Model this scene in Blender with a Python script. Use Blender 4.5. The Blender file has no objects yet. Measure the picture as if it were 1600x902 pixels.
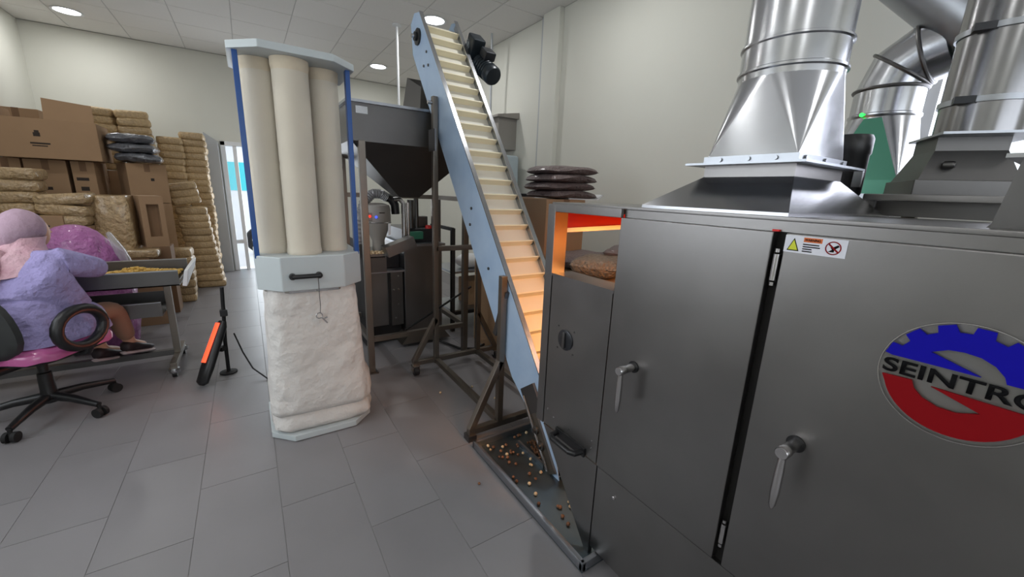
import bpy, bmesh, math, random
from mathutils import Matrix, Vector, Euler
random.seed(7)
PI = math.pi
S = bpy.context.scene
COL = S.collection

# ------------------------------------------------------------------ camera, world, exposure
F_PX = 620.0
AX = Vector((0.8372, -0.5460, 0.0380)); AY = Vector((-0.0970, -0.2170, -0.9710)); AZ = Vector((0.538, 0.809, -0.234))
AX.normalize(); AZ = (AZ - AX * AZ.dot(AX)).normalized(); DN = AZ.cross(AX).normalized()
cam_d = bpy.data.cameras.new('camera'); cam = bpy.data.objects.new('camera', cam_d); COL.objects.link(cam)
UP = -DN if DN.z < 0 else DN
cam.matrix_world = Matrix(((AX.x, UP.x, -AZ.x, 0), (AX.y, UP.y, -AZ.y, 0), (AX.z, UP.z, -AZ.z, 1.365), (0, 0, 0, 1)))
cam_d.sensor_width = 36; cam_d.lens = F_PX / 1600 * 36; cam_d.clip_start = 0.02; cam_d.clip_end = 200
S.camera = cam
S.view_settings.view_transform = 'Standard'; S.view_settings.look = 'None'
S.view_settings.gamma = 1; S.view_settings.use_curve_mapping = False
S.view_settings.exposure = 0.06

world = bpy.data.worlds.new('world'); S.world = world; world.use_nodes = True
bg = world.node_tree.nodes['Background']
bg.inputs[0].default_value = (0.86, 0.92, 1.0, 1); bg.inputs[1].default_value = 2.0

def area_light(name, loc, direction, sx, sy, power, color=(1, 1, 1), spread=PI):
    l = bpy.data.lights.new(name, 'AREA'); l.shape = 'RECTANGLE'; l.size = sx; l.size_y = sy
    l.energy = power; l.color = color; l.spread = spread
    o = bpy.data.objects.new(name, l); COL.objects.link(o); o.location = loc
    o.rotation_euler = Vector(direction).to_track_quat('-Z', 'Y').to_euler()
    return o
# daylight entering by the window in the right wall, the windows behind the camera and the open door
area_light('daylight_window_right', (2.90, -0.40, 1.85), (-1, 0.05, -0.12), 2.0, 0.75, 24, (0.84, 0.86, 1.0))
area_light('daylight_window_left', (-2.22, 2.25, 1.68), (1, -0.10, -0.02), 1.95, 1.3, 30, (0.90, 0.955, 1.0))
area_light('daylight_windows_near', (0.1, -2.78, 1.65), (0, 1, -0.06), 3.3, 1.5, 24, (0.93, 0.965, 1.0))
area_light('daylight_door', (0.36, 7.78, 1.05), (0, -1, -0.25), 0.8, 1.8, 24, (0.88, 0.94, 1.0))

# ------------------------------------------------------------------ helpers
def lin(r, g, b):
    f = lambda c: (c / 255 / 12.92) if c / 255 <= 0.04045 else ((c / 255 + 0.055) / 1.055) ** 2.4
    return (f(r), f(g), f(b), 1)

def mat(name, rgb, rough=0.5, metal=0.0, var=0.0, vscale=8.0, bump=0.0, bscale=60.0, stretch=None, rand=0.0,
        emit=None, estr=0.0, bdist=0.01, coat=0.0, spec=None, trans=0.0, alpha=None, rvar=0.0, rgb2=None, detail=3.0):
    m = bpy.data.materials.new(name); m.use_nodes = True; nt = m.node_tree; nd = nt.nodes; lk = nt.links
    p = nd['Principled BSDF']; c = lin(*rgb)
    p.inputs['Base Color'].default_value = c; p.inputs['Roughness'].default_value = rough; p.inputs['Metallic'].default_value = metal
    if coat: p.inputs['Coat Weight'].default_value = coat; p.inputs['Coat Roughness'].default_value = 0.12
    if spec is not None: p.inputs['Specular IOR Level'].default_value = spec
    if trans: p.inputs['Transmission Weight'].default_value = trans
    if alpha is not None: p.inputs['Alpha'].default_value = alpha
    if emit: p.inputs['Emission Color'].default_value = lin(*emit); p.inputs['Emission Strength'].default_value = estr
    if var or bump or rvar or rand:
        tc = nd.new('ShaderNodeTexCoord'); mp = nd.new('ShaderNodeMapping'); lk.new(tc.outputs['Object'], mp.inputs[0])
        if stretch: mp.inputs['Scale'].default_value = stretch
    if var or rvar or rand:
        n = nd.new('ShaderNodeTexNoise'); n.inputs['Scale'].default_value = vscale; n.inputs['Detail'].default_value = detail
        lk.new(mp.outputs[0], n.inputs['Vector'])
        mx = nd.new('ShaderNodeMix'); mx.data_type = 'RGBA'
        c2 = lin(*rgb2) if rgb2 else None
        mx.inputs[6].default_value = tuple(max(0, v * (1 - var)) for v in c[:3]) + (1,)
        mx.inputs[7].default_value = c2 if c2 else tuple(min(1, v * (1 + var)) for v in c[:3]) + (1,)
        lk.new(n.outputs[0], mx.inputs[0]); out = mx.outputs[2]
        if rand:
            oi = nd.new('ShaderNodeObjectInfo'); mr = nd.new('ShaderNodeMapRange')
            mr.inputs[3].default_value = 1 - rand; mr.inputs[4].default_value = 1 + rand
            lk.new(oi.outputs['Random'], mr.inputs[0])
            hs = nd.new('ShaderNodeHueSaturation'); lk.new(mr.outputs[0], hs.inputs['Value']); lk.new(out, hs.inputs['Color']); out = hs.outputs[0]
        lk.new(out, p.inputs['Base Color'])
        if rvar:
            r = nd.new('ShaderNodeMapRange'); r.inputs[3].default_value = rough - rvar; r.inputs[4].default_value = rough + rvar
            lk.new(n.outputs[0], r.inputs[0]); lk.new(r.outputs[0], p.inputs['Roughness'])
    if bump:
        n2 = nd.new('ShaderNodeTexNoise'); n2.inputs['Scale'].default_value = bscale; n2.inputs['Detail'].default_value = 4
        lk.new(mp.outputs[0], n2.inputs['Vector'])
        b = nd.new('ShaderNodeBump'); b.inputs['Strength'].default_value = bump; b.inputs['Distance'].default_value = bdist
        lk.new(n2.outputs[0], b.inputs['Height']); lk.new(b.outputs[0], p.inputs['Normal'])
    return m

M = {}
M['floor_tile'] = mat('floor_tile', (124, 122, 124), 0.38, var=0.10, vscale=3.0, rand=0.05, bump=0.03, bscale=40, rvar=0.05)
M['grout'] = mat('grout', (104, 103, 104), 0.8, var=0.15, vscale=0.9, rgb2=(158, 157, 156))
M['ceil_panel'] = mat('ceil_panel', (224, 222, 219), 0.9, var=0.03, vscale=40, rand=0.02)
M['ceil_grid'] = mat('ceil_grid', (186, 184, 181), 0.7)
M['wall'] = mat('wall', (214, 214, 205), 0.75, var=0.02, vscale=3, bump=0.05, bscale=120)
M['white_paint'] = mat('white_paint', (226, 228, 230), 0.4)
M['grey_panel'] = mat('grey_panel', (176, 180, 184), 0.55, var=0.04)
M['steel'] = mat('steel', (134, 132, 131), 0.36, 1.0, var=0.16, vscale=4.5, stretch=(1, 1, 1), rvar=0.09, detail=5.0, bump=0.015, bscale=300)
M['steel_hood'] = mat('steel_hood', (158, 159, 163), 0.20, 1.0, var=0.06, vscale=6, rvar=0.04)
M['steel_dark'] = mat('steel_dark', (108, 107, 106), 0.42, 1.0, var=0.12, vscale=4, rvar=0.06)
M['steel_frame'] = mat('steel_frame', (128, 122, 114), 0.45, 1.0, var=0.12, vscale=6, rvar=0.06)
M['steel_bright'] = mat('steel_bright', (196, 194, 194), 0.22, 1.0, var=0.04, vscale=10)
M['galv'] = mat('galv', (188, 190, 194), 0.24, 1.0, var=0.06, vscale=14, rvar=0.05, bump=0.02, bscale=25)
M['galv_dark'] = mat('galv_dark', (146, 146, 148), 0.22, 1.0, var=0.06, vscale=14, rvar=0.04)
M['galv_dull'] = mat('galv_dull', (168, 172, 178), 0.36, 1.0, var=0.10, vscale=20, rvar=0.06)
M['tray_steel'] = mat('tray_steel', (98, 110, 116), 0.36, 0.9, var=0.25, vscale=5, rvar=0.1)
M['green_reflection_and_cloth'] = mat('green_reflection_and_cloth', (62, 128, 104), 0.35, 0.3, var=0.08)  # colour of the painted green reflection on the elbow duct, and of the cloth
M['pale_paint'] = mat('pale_paint', (188, 196, 198), 0.4, var=0.02, vscale=5)
M['blue_paint'] = mat('blue_paint', (12, 74, 146), 0.35)
M['filter_cloth'] = mat('filter_cloth', (206, 198, 182), 0.9, var=0.06, vscale=9, bump=0.12, bscale=220)
M['filter_stain'] = mat('filter_stain', (206, 193, 170), 0.9, var=0.15, vscale=18, bump=0.1, bscale=200)
M['sack_cloth'] = mat('sack_cloth', (210, 207, 203), 0.9, var=0.03, vscale=6, bump=0.7, bscale=9, bdist=.05)
M['blue_film'] = mat('blue_film', (163, 192, 226), 0.3, 0.15, var=0.08, vscale=7, bump=0.06, bscale=14, rgb2=(190, 212, 236))
M['belt'] = mat('belt', (222, 219, 206), 0.55, var=0.03, vscale=10)
M['cleat'] = mat('cleat', (232, 222, 192), 0.5, var=0.03, vscale=10)
M['black'] = mat('black', (22, 22, 24), 0.4)
M['black_matte'] = mat('black_matte', (18, 17, 18), 0.75)
M['rubber'] = mat('rubber', (32, 32, 34), 0.7)
M['dark_gap'] = mat('dark_gap', (16, 13, 12), 0.8)
M['charcoal_metal'] = mat('charcoal_metal', (52, 54, 58), 0.35, 0.5)
M['motor'] = mat('motor', (34, 42, 48), 0.35, 0.3)
M['card'] = mat('card', (158, 128, 98), 0.85, var=0.07, vscale=6, bump=0.04, bscale=40, rand=0.06)
M['card_dark'] = mat('card_dark', (122, 94, 70), 0.85, var=0.08, vscale=6)
M['print_ink'] = mat('print_ink', (48, 38, 32), 0.8)
M['brick_pack'] = mat('brick_pack', (182, 156, 116), 0.5, var=0.38, vscale=38, bump=0.8, bscale=48, bdist=.02, rand=0.12, coat=0.25)
M['wrapped'] = mat('wrapped', (172, 146, 108), 0.3, var=0.4, vscale=40, bump=0.9, bscale=26, bdist=.04, coat=0.5, rand=0.08)
M['grey_bag'] = mat('grey_bag', (104, 106, 112), 0.22, 0.35, var=0.2, vscale=8, bump=0.9, bscale=16, bdist=.05, coat=0.7)
M['brown_bag'] = mat('brown_bag', (104, 90, 88), 0.55, var=0.35, vscale=60, bump=0.9, bscale=50, bdist=.02, coat=0.1, rand=0.08)
M['nut_bag'] = mat('nut_bag', (122, 106, 88), 0.5, var=0.7, vscale=60, bump=1.0, bscale=55, bdist=.03, coat=0.15)
M['clear_wrap'] = mat('clear_wrap', (206, 206, 208), 0.2, bump=0.4, bscale=20, alpha=0.45)
M['pink_bag'] = mat('pink_bag', (158, 92, 148), 0.42, var=0.15, vscale=7, bump=0.8, bscale=16, bdist=.05, coat=0.3)
M['nut_gold'] = mat('nut_gold', (214, 176, 92), 0.5, var=0.25, vscale=60)
M['nut_brown'] = mat('nut_brown', (112, 74, 48), 0.5, var=0.3, vscale=30, rand=0.35)
M['nut_pale'] = mat('nut_pale', (196, 172, 136), 0.55, var=0.2, vscale=30, rand=0.2)
M['tunic'] = mat('tunic', (152, 144, 190), 0.9, var=0.08, vscale=12, bump=0.9, bscale=14, bdist=.04)
M['cap'] = mat('cap', (170, 144, 160), 0.85, var=0.08, vscale=10, bump=0.7, bscale=11, bdist=.03)
M['scarf'] = mat('scarf', (196, 138, 156), 0.85, var=0.2, vscale=11, bump=0.9, bscale=12, bdist=.04, rgb2=(226, 198, 204))
M['skin'] = mat('skin', (206, 160, 134), 0.55)
M['trousers'] = mat('trousers', (150, 118, 98), 0.9, var=0.06)
M['shoe'] = mat('shoe', (40, 30, 34), 0.6)
M['sole'] = mat('sole', (188, 172, 172), 0.7)
M['eye_dark'] = mat('eye_dark', (30, 20, 18), 0.3)
M['mouth'] = mat('mouth', (168, 96, 92), 0.5)
M['mesh_grey'] = mat('mesh_grey', (54, 56, 56), 0.6, 0, var=0.15, vscale=50)
M['pink_cover'] = mat('pink_cover', (182, 92, 146), 0.25, var=0.12, vscale=14, bump=0.3, bscale=20, coat=0.6)
M['glow_orange'] = mat('glow_orange', (255, 92, 60), 0.5, emit=(255, 74, 40), estr=1.6)
M['glow_tube'] = mat('glow_tube', (255, 140, 50), 0.5, emit=(255, 130, 40), estr=6)
M['red_silicone'] = mat('red_silicone', (226, 16, 12), 0.5)
M['lamp'] = mat('lamp', (255, 255, 255), 0.5, emit=(248, 251, 255), estr=9)
M['led_red'] = mat('led_red', (255, 40, 30), 0.5, emit=(255, 40, 20), estr=2.5)
M['led_blue'] = mat('led_blue', (60, 80, 255), 0.5, emit=(50, 70, 255), estr=2.5)
M['led_green'] = mat('led_green', (60, 255, 90), 0.5, emit=(40, 255, 80), estr=2.5)
M['red_plastic'] = mat('red_plastic', (196, 24, 22), 0.35)
M['logo_blue'] = mat('logo_blue', (16, 10, 160), 0.6, spec=.15)
M['logo_red'] = mat('logo_red', (132, 6, 16), 0.6, spec=.15)
M['logo_black'] = mat('logo_black', (16, 16, 18), 0.7, spec=.1)
M['acrylic'] = mat('acrylic', (214, 212, 206), 0.12, alpha=0.10)
M['sticker_white'] = mat('sticker_white', (222, 224, 234), 0.4)
M['sticker_yellow'] = mat('sticker_yellow', (206, 212, 30), 0.4)
M['sticker_orange'] = mat('sticker_orange', (214, 104, 26), 0.4)
M['grey_box'] = mat('grey_box', (142, 138, 132), 0.5, var=0.04)
M['cabinet_blue'] = mat('cabinet_blue', (178, 192, 198), 0.45)
M['white_plastic'] = mat('white_plastic', (222, 224, 226), 0.35)
M['hose'] = mat('hose', (148, 148, 150), 0.4, 0.3)
M['turquoise'] = mat('turquoise', (70, 196, 206), 0.5)
M['concrete'] = mat('concrete', (214, 214, 216), 0.8, var=0.05)
M['glass'] = mat('glass', (235, 240, 245), 0.03, alpha=0.12)

def tf(p, rot=None, loc=(0, 0, 0)):
    v = Vector(p)
    if rot is not None: v = rot @ v
    return v + Vector(loc)

def RZ(d): return Matrix.Rotation(math.radians(d), 3, 'Z')
def RX(d): return Matrix.Rotation(math.radians(d), 3, 'X')
def RY(d): return Matrix.Rotation(math.radians(d), 3, 'Y')

WM = {}   # world matrix of every object made here

class MB:
    def __init__(s): s.v = []; s.f = []
    def add(s, vs, fs):
        o = len(s.v); s.v += [tuple(v) for v in vs]; s.f += [tuple(i + o for i in f) for f in fs]; return s
    def box(s, x0, x1, y0, y1, z0, z1, rot=None, loc=(0, 0, 0)):
        vs = [tf(p, rot, loc) for p in ((x0, y0, z0), (x1, y0, z0), (x1, y1, z0), (x0, y1, z0), (x0, y0, z1), (x1, y0, z1), (x1, y1, z1), (x0, y1, z1))]
        return s.add(vs, [(0, 3, 2, 1), (4, 5, 6, 7), (0, 1, 5, 4), (1, 2, 6, 5), (2, 3, 7, 6), (3, 0, 4, 7)])
    def cbox(s, c, sz, rot=None):
        a, b, d = sz[0] / 2, sz[1] / 2, sz[2] / 2
        return s.box(-a, a, -b, b, -d, d, rot, c)
    def prism(s, poly, axis, a0, a1, rot=None, loc=(0, 0, 0)):
        # poly of 2-D points in the two other axes, in order (x,y,z minus axis)
        n = len(poly)
        def mk(p, a):
            if axis == 0: q = (a, p[0], p[1])
            elif axis == 1: q = (p[0], a, p[1])
            else: q = (p[0], p[1], a)
            return tf(q, rot, loc)
        vs = [mk(p, a0) for p in poly] + [mk(p, a1) for p in poly]
        fs = [tuple(range(n))[::-1], tuple(range(n, 2 * n))] + [(i, (i + 1) % n, n + (i + 1) % n, n + i) for i in range(n)]
        return s.add(vs, fs)
    def loft(s, rings, cap=True, closed=True):
        n = len(rings[0]); vs = [p for r in rings for p in r]; fs = []
        for k in range(len(rings) - 1):
            for i in range(n if closed else n - 1):
                j = (i + 1) % n; fs.append((k * n + i, k * n + j, (k + 1) * n + j, (k + 1) * n + i))
        if cap: fs += [tuple(range(n))[::-1], tuple(range((len(rings) - 1) * n, len(rings) * n))]
        return s.add(vs, fs)
    def lathe(s, prof, n=24, rot=None, loc=(0, 0, 0), cap=True):
        return s.loft([[tf((r * math.cos(2 * PI * i / n), r * math.sin(2 * PI * i / n), z), rot, loc) for i in range(n)] for r, z in prof], cap)
    def cyl(s, p0, p1, r, n=16, r1=None):
        return s.tube([p0, p1], [r, r if r1 is None else r1], n)
    def tube(s, pts, rad, n=10, cap=True):
        pts = [Vector(p) for p in pts]; m = len(pts)
        if not isinstance(rad, (list, tuple)): rad = [rad] * m
        rings = []; ref = None
        for k, p in enumerate(pts):
            t = (pts[min(k + 1, m - 1)] - pts[max(k - 1, 0)]).normalized()
            if ref is None:
                ref = Vector((0, 0, 1)) if abs(t.z) < 0.9 else Vector((1, 0, 0))
            a = (ref - t * ref.dot(t)).normalized(); ref = a; b = t.cross(a)
            rings.append([p + (a * math.cos(2 * PI * i / n) + b * math.sin(2 * PI * i / n)) * rad[k] for i in range(n)])
        return s.loft(rings, cap)
    def bar(s, p0, p1, w, h=None):
        p0, p1 = Vector(p0), Vector(p1); h = h or w; t = (p1 - p0).normalized()
        up = Vector((0, 0, 1)) if abs(t.z) < 0.95 else Vector((0, 1, 0))
        a = t.cross(up).normalized() * w / 2; b = a.cross(t).normalized() * h / 2
        return s.loft([[p + a + b, p - a + b, p - a - b, p + a - b] for p in (p0, p1)])
    def torus(s, c, R1, r, n=24, m=8, rot=None, sx=1.0, sy=1.0):
        vs = []; fs = []
        for i in range(n):
            A = 2 * PI * i / n
            for j in range(m):
                B = 2 * PI * j / m
                vs.append(tf(((R1 + r * math.cos(B)) * math.cos(A) * sx, (R1 + r * math.cos(B)) * math.sin(A) * sy, r * math.sin(B)), rot, c))
        for i in range(n):
            for j in range(m):
                fs.append((i * m + j, ((i + 1) % n) * m + j, ((i + 1) % n) * m + (j + 1) % m, i * m + (j + 1) % m))
        return s.add(vs, fs)
    def ball(s, c, r, n=16, m=10, rot=None, fn=None):
        if not isinstance(r, (list, tuple)): r = (r, r, r)
        rings = []
        for k in range(1, m):
            t = PI * k / m - PI / 2
            rings.append([tf((r[0] * math.cos(t) * math.cos(2 * PI * i / n), r[1] * math.cos(t) * math.sin(2 * PI * i / n), r[2] * math.sin(t)), rot, c) for i in range(n)])
        if fn: rings = [[fn(p) for p in q] for q in rings]
        return s.loft(rings)
    def build(s, name, material, parent=None, bevel=0.0, seg=2, smooth=40, kind=None):
        me = bpy.data.meshes.new(name); me.from_pydata(s.v, [], s.f)
        bm = bmesh.new(); bm.from_mesh(me); bmesh.ops.recalc_face_normals(bm, faces=bm.faces)
        if bevel:
            es = [e for e in bm.edges if len(e.link_faces) == 2 and e.calc_face_angle(0) > 0.6]
            bmesh.ops.bevel(bm, geom=es, offset=bevel, segments=seg, affect='EDGES', profile=0.5)
        bm.to_mesh(me); bm.free()
        me.materials.append(M[material] if isinstance(material, str) else material)
        if smooth:
            me.polygons.foreach_set('use_smooth', [True] * len(me.polygons))
            me.set_sharp_from_angle(angle=math.radians(smooth))
        o = link(name, me, parent, kind)
        if bevel and seg > 1:
            wn = o.modifiers.new('weighted_normals', 'WEIGHTED_NORMAL'); wn.keep_sharp = True
        return o

def link(name, me, parent=None, kind=None, mw=None):
    o = bpy.data.objects.new(name, me); COL.objects.link(o)
    mw = mw or Matrix.Identity(4); WM[o] = mw
    if parent is not None:
        o.parent = parent; o.matrix_parent_inverse = WM[parent].inverted()
    o.matrix_basis = mw
    if kind: o['kind'] = kind
    return o

def thing(name, label, cat, loc=(0, 0, 0), group=None, rz=0):
    o = bpy.data.objects.new(name, None); COL.objects.link(o); o.empty_display_size = 0.1
    mw = Matrix.Translation(Vector(loc)) @ Matrix.Rotation(math.radians(rz), 4, 'Z')
    o.matrix_basis = mw; WM[o] = mw
    o['label'] = label; o['category'] = cat
    if group: o['group'] = group
    return o

def tag(o, label, cat, group=None):
    o['label'] = label; o['category'] = cat
    if group: o['group'] = group
    return o

def text_part(name, txt, material, parent, origin, ux, uz, width, height, depth=0.001):
    cu = bpy.data.curves.new(name, 'FONT'); cu.body = txt; cu.size = 1; cu.extrude = 0.0; cu.offset = 0.022
    to = bpy.data.objects.new(name + '_tmp', cu); COL.objects.link(to)
    dg = bpy.context.evaluated_depsgraph_get(); me = bpy.data.meshes.new_from_object(to.evaluated_get(dg))
    bpy.data.objects.remove(to)
    xs = [v.co.x for v in me.vertices]; ys = [v.co.y for v in me.vertices]
    x0, x1, y0, y1 = min(xs), max(xs), min(ys), max(ys)
    ux, uz = Vector(ux), Vector(uz); nn = ux.cross(uz)
    bm = bmesh.new(); bm.from_mesh(me)
    r = bmesh.ops.extrude_face_region(bm, geom=bm.faces[:])
    for v in [g for g in r['geom'] if isinstance(g, bmesh.types.BMVert)]: v.co.z += 1.0
    for v in bm.verts:
        c = v.co.copy()
        v.co = Vector(origin) + ux * ((c.x - x0) / (x1 - x0) * width) + uz * ((c.y - y0) / (y1 - y0) * height) + nn * (c.z * depth)
    bm.to_mesh(me); bm.free(); me.materials.clear(); me.materials.append(M[material])
    return link(name, me, parent)

ORD = ['lowest', 'second', 'third', 'fourth', 'fifth', 'sixth', 'seventh', 'eighth', 'ninth', 'tenth', 'eleventh', 'twelfth', 'thirteenth',
       'fourteenth', 'fifteenth', 'sixteenth', 'seventeenth', 'eighteenth', 'nineteenth', 'twentieth', 'twenty-first', 'twenty-second', 'twenty-third', 'twenty-fourth']
def nth(i, n): return 'topmost' if i == n - 1 else ('lowest' if i == 0 else ORD[i] + ' from the bottom')

# ------------------------------------------------------------------ room
X0, X1, Y0, Y1, ZC = -2.05, 2.75, -2.6, 7.6, 3.125
floor = MB().box(X0 - .1, X1 + .1, Y0 - .1, Y1 + .1, -0.12, -0.0020).build('floor', 'grout', kind='structure')
floor['label'] = 'grey floor of long rectangular tiles'
TW, TL, GAP = 0.302, 0.604, 0.0024
tile_cache = {}
def tile_mesh(w, l):
    k = (round(w, 3), round(l, 3))
    if k not in tile_cache:
        b = MB().box(-w / 2, w / 2, -l / 2, l / 2, -0.010, 0.0)
        o = b.build('tile', 'floor_tile', bevel=0.0004, seg=1); tile_cache[k] = o.data
        COL.objects.unlink(o); bpy.data.objects.remove(o)
    return tile_cache[k]
for k in range(-7, 10):
    xa, xb = max(X0, k * TW), min(X1, (k + 1) * TW)
    if xb - xa < 0.03: continue
    off = 1.7335 if k % 2 == 0 else 1.4315
    for j in range(-9, 12):
        ya, yb = max(Y0, off + j * TL), min(Y1, off + (j + 1) * TL)
        if yb - ya < 0.03: continue
        link('tile', tile_mesh(xb - xa - GAP, yb - ya - GAP), floor, mw=Matrix.Translation(((xa + xb) / 2, (ya + yb) / 2, 0)))

ceiling = MB().box(X0 - .1, X1 + .1, Y0 - .1, Y1 + .1, ZC + .006, ZC + .12).build('ceiling', 'ceil_grid', kind='structure')
CP = 0.55
cache2 = {}
def panel_mesh(w, l):
    k = (round(w, 3), round(l, 3))
    if k not in cache2:
        o = MB().box(-w / 2, w / 2, -l / 2, l / 2, 0, 0.02).build('panel', 'ceil_panel', bevel=0.002, seg=1); cache2[k] = o.data
        COL.objects.unlink(o); bpy.data.objects.remove(o)
    return cache2[k]
for i in range(-2, 10):
    xa, xb = max(X0, -1.60 + i * CP), min(X1, -1.60 + (i + 1) * CP)
    if xb - xa < 0.03: continue
    for j in range(-16, 8):
        ya, yb = max(Y0, 4.82 + j * CP), min(Y1, 4.82 + (j + 1) * CP)
        if yb - ya < 0.03: continue
        link('panel', panel_mesh(xb - xa - .008, yb - ya - .008), ceiling, mw=Matrix.Translation(((xa + xb) / 2, (ya + yb) / 2, ZC)))

LY0, LY1, LZ0, LZ1 = 1.25, 3.25, 1.0, 2.35
b = MB(); b.box(X0 - .12, X0, Y0 - .1, LY0, 0, ZC); b.box(X0 - .12, X0, LY1, Y1 + .1, 0, ZC); b.box(X0 - .12, X0, LY0, LY1, 0, LZ0); b.box(X0 - .12, X0, LY0, LY1, LZ1, ZC)
b.build('wall_left', 'wall', kind='structure')
DX0, DX1, DZ = -0.25, 0.80, 1.95
b = MB(); b.box(X0, DX0, Y1, Y1 + .12, 0, ZC); b.box(DX1, X1, Y1, Y1 + .12, 0, ZC); b.box(DX0, DX1, Y1, Y1 + .12, DZ, ZC)
b.build('wall_back', 'wall', kind='structure')
WY0, WY1, WZ0, WZ1 = -1.45, 0.66, 1.45, 2.25
b = MB(); b.box(X1, X1 + .12, Y0 - .1, WY0, 0, ZC); b.box(X1, X1 + .12, WY1, Y1 + .1, 0, ZC)
b.box(X1, X1 + .12, WY0, WY1, 0, WZ0); b.box(X1, X1 + .12, WY0, WY1, WZ1, ZC)
wr = b.build('wall_right', 'wall', kind='structure')
MB().box(2.69, X1, 3.40, 3.66, 0, ZC).build('column', 'wall', wr, bevel=.004)
MB().box(2.725, X1, 3.70, 3.725, 0, ZC).build('cable_conduit', 'grey_panel', wr)
b = MB(); NW = ((-1.55, 1.75, 0.9, 2.4),)
x0, x1, z0, z1 = NW[0]
b.box(X0, x0, Y0 - .12, Y0, 0, ZC); b.box(x1, X1, Y0 - .12, Y0, 0, ZC); b.box(x0, x1, Y0 - .12, Y0, 0, z0); b.box(x0, x1, Y0 - .12, Y0, z1, ZC)
b.build('wall_near', 'wall', kind='structure')

def window(name, axis, a0, a1, z0, z1, pos, mull):
    def bx(u0, u1, w0, w1, d=.05):
        m = MB()
        if axis == 0: m.box(pos, pos + d, u0, u1, w0, w1)
        else: m.box(u0, u1, pos - d, pos, w0, w1)
        return m
    b = MB()
    for m in (bx(a0, a0 + .05, z0, z1), bx(a1 - .05, a1, z0, z1), bx(a0, a1, z0, z0 + .05), bx(a0, a1, z1 - .05, z1)): b.add(m.v, m.f)
    fr = b.build(name, 'white_paint', kind='structure')
    edges = [a0 + .05] + [a0 + (a1 - a0) * t for t in mull] + [a1 - .05]
    for t in mull:
        c = a0 + (a1 - a0) * t; bx(c - .02, c + .02, z0 + .05, z1 - .05).build('mullion', 'white_paint', fr)
    for e0, e1 in zip(edges[:-1], edges[1:]):
        m = MB()
        if axis == 0: m.box(pos + .02, pos + .026, e0 + .02, e1 - .02, z0 + .05, z1 - .05)
        else: m.box(e0 + .02, e1 - .02, pos - .026, pos - .02, z0 + .05, z1 - .05)
        m.build('pane', 'glass', fr)
window('window_1', 0, WY0, WY1, WZ0, WZ1, X1 + .02, (0.33, 0.66))
window('window_3', 0, LY0, LY1, LZ0, LZ1, X0 - .08, (0.25, 0.5, 0.75))
window('window_2', 1, NW[0][0], NW[0][1], NW[0][2], NW[0][3], Y0 - .03, (0.25, 0.5, 0.75))

# door with a side light, standing open to the daylight
b = MB(); b.box(DX0, DX0 + .06, Y1 - .02, Y1 + .12, 0, DZ); b.box(DX1 - .06, DX1, Y1 - .02, Y1 + .12, 0, DZ); b.box(DX0, DX1, Y1 - .02, Y1 + .12, DZ - .06, DZ)
b.box(-.10, -.05, Y1 - .01, Y1 + .10, 0, DZ - .06); b.box(DX0 + .06, -.10, Y1 + .02, Y1 + .08, .42, .48)
door = b.build('door_1', 'white_paint', kind='structure', bevel=.004)
MB().box(DX0 + .06, -.10, Y1 + .04, Y1 + .048, .48, DZ - .06).build('pane', 'glass', door)
MB().box(DX0 + .06, -.10, Y1 + .04, Y1 + .048, .04, .42).build('pane', 'glass', door)
b = MB(); b.box(0.72, 0.76, Y1 - .86, Y1 - .02, 0.01, DZ - .07)
MB().box(.02, .06, Y1 + .10, Y1 + .14, .98, 1.06).build('lock', 'black', door)
lf = b.build('door_leaf', 'white_paint', door, bevel=.004)
MB().tube([(0.70, Y1 - .80, 1.0), (0.66, Y1 - .80, 1.0), (0.66, Y1 - .68, 1.0)], .01, 8).build('handle', 'black', lf)
MB().prism([(-.43, 0), (-.27, 0), (-.27, 1.93), (-.43, 2.05)], 1, 7.50, 7.56).build('leaning_board', 'grey_panel', bevel=.006)
tag(bpy.data.objects['leaning_board'], 'pale grey board with a sloping top leaning beside the doorway', 'board')
# outside
yard = MB().box(-9, 9, Y1 + .12, 24, -0.14, -0.02).build('ground_outside', 'concrete', kind='structure')
kio = thing('kiosk', 'white hut with turquoise band seen outside through the open door', 'hut', (0.4, 12.0, -0.02))
MB().box(-.6, 2.2, 12, 14, -.02, 2.4).build('wall', 'white_paint', kio); MB().box(-.605, 2.205, 11.98, 14, 1.17, 1.83).build('painted_band', 'turquoise', kio); MB().box(-.8, 2.4, 11.8, 14.2, 2.4, 2.5).build('roof', 'white_paint', kio)
pp = thing('scooter', 'dark parked scooter silhouette outside the open door', 'scooter', (0.12, 9.4, -0.02))
b = MB(); b.torus((0.16, 9.4, .26), .2, .06, 20, 8, RX(90)); b.build('wheel', 'black_matte', pp)
b = MB(); b.torus((.95, 9.4, .26), .2, .06, 20, 8, RX(90)); b.build('wheel', 'black_matte', pp)
b = MB(); b.tube([(.16, 9.4, .26), (.22, 9.4, .7), (.2, 9.4, 1.15)], [.04, .09, .05], 10); b.tube([(.22, 9.4, .55), (.5, 9.4, .35), (.95, 9.4, .42), (1.0, 9.4, .75), (.6, 9.4, .8)], [.08, .12, .14, .12, .08], 10)
b.build('body', 'black_matte', pp); MB().cyl((.2, 9.1, 1.12), (.2, 9.7, 1.12), .025, 8).build('handlebar', 'black_matte', pp)

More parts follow.
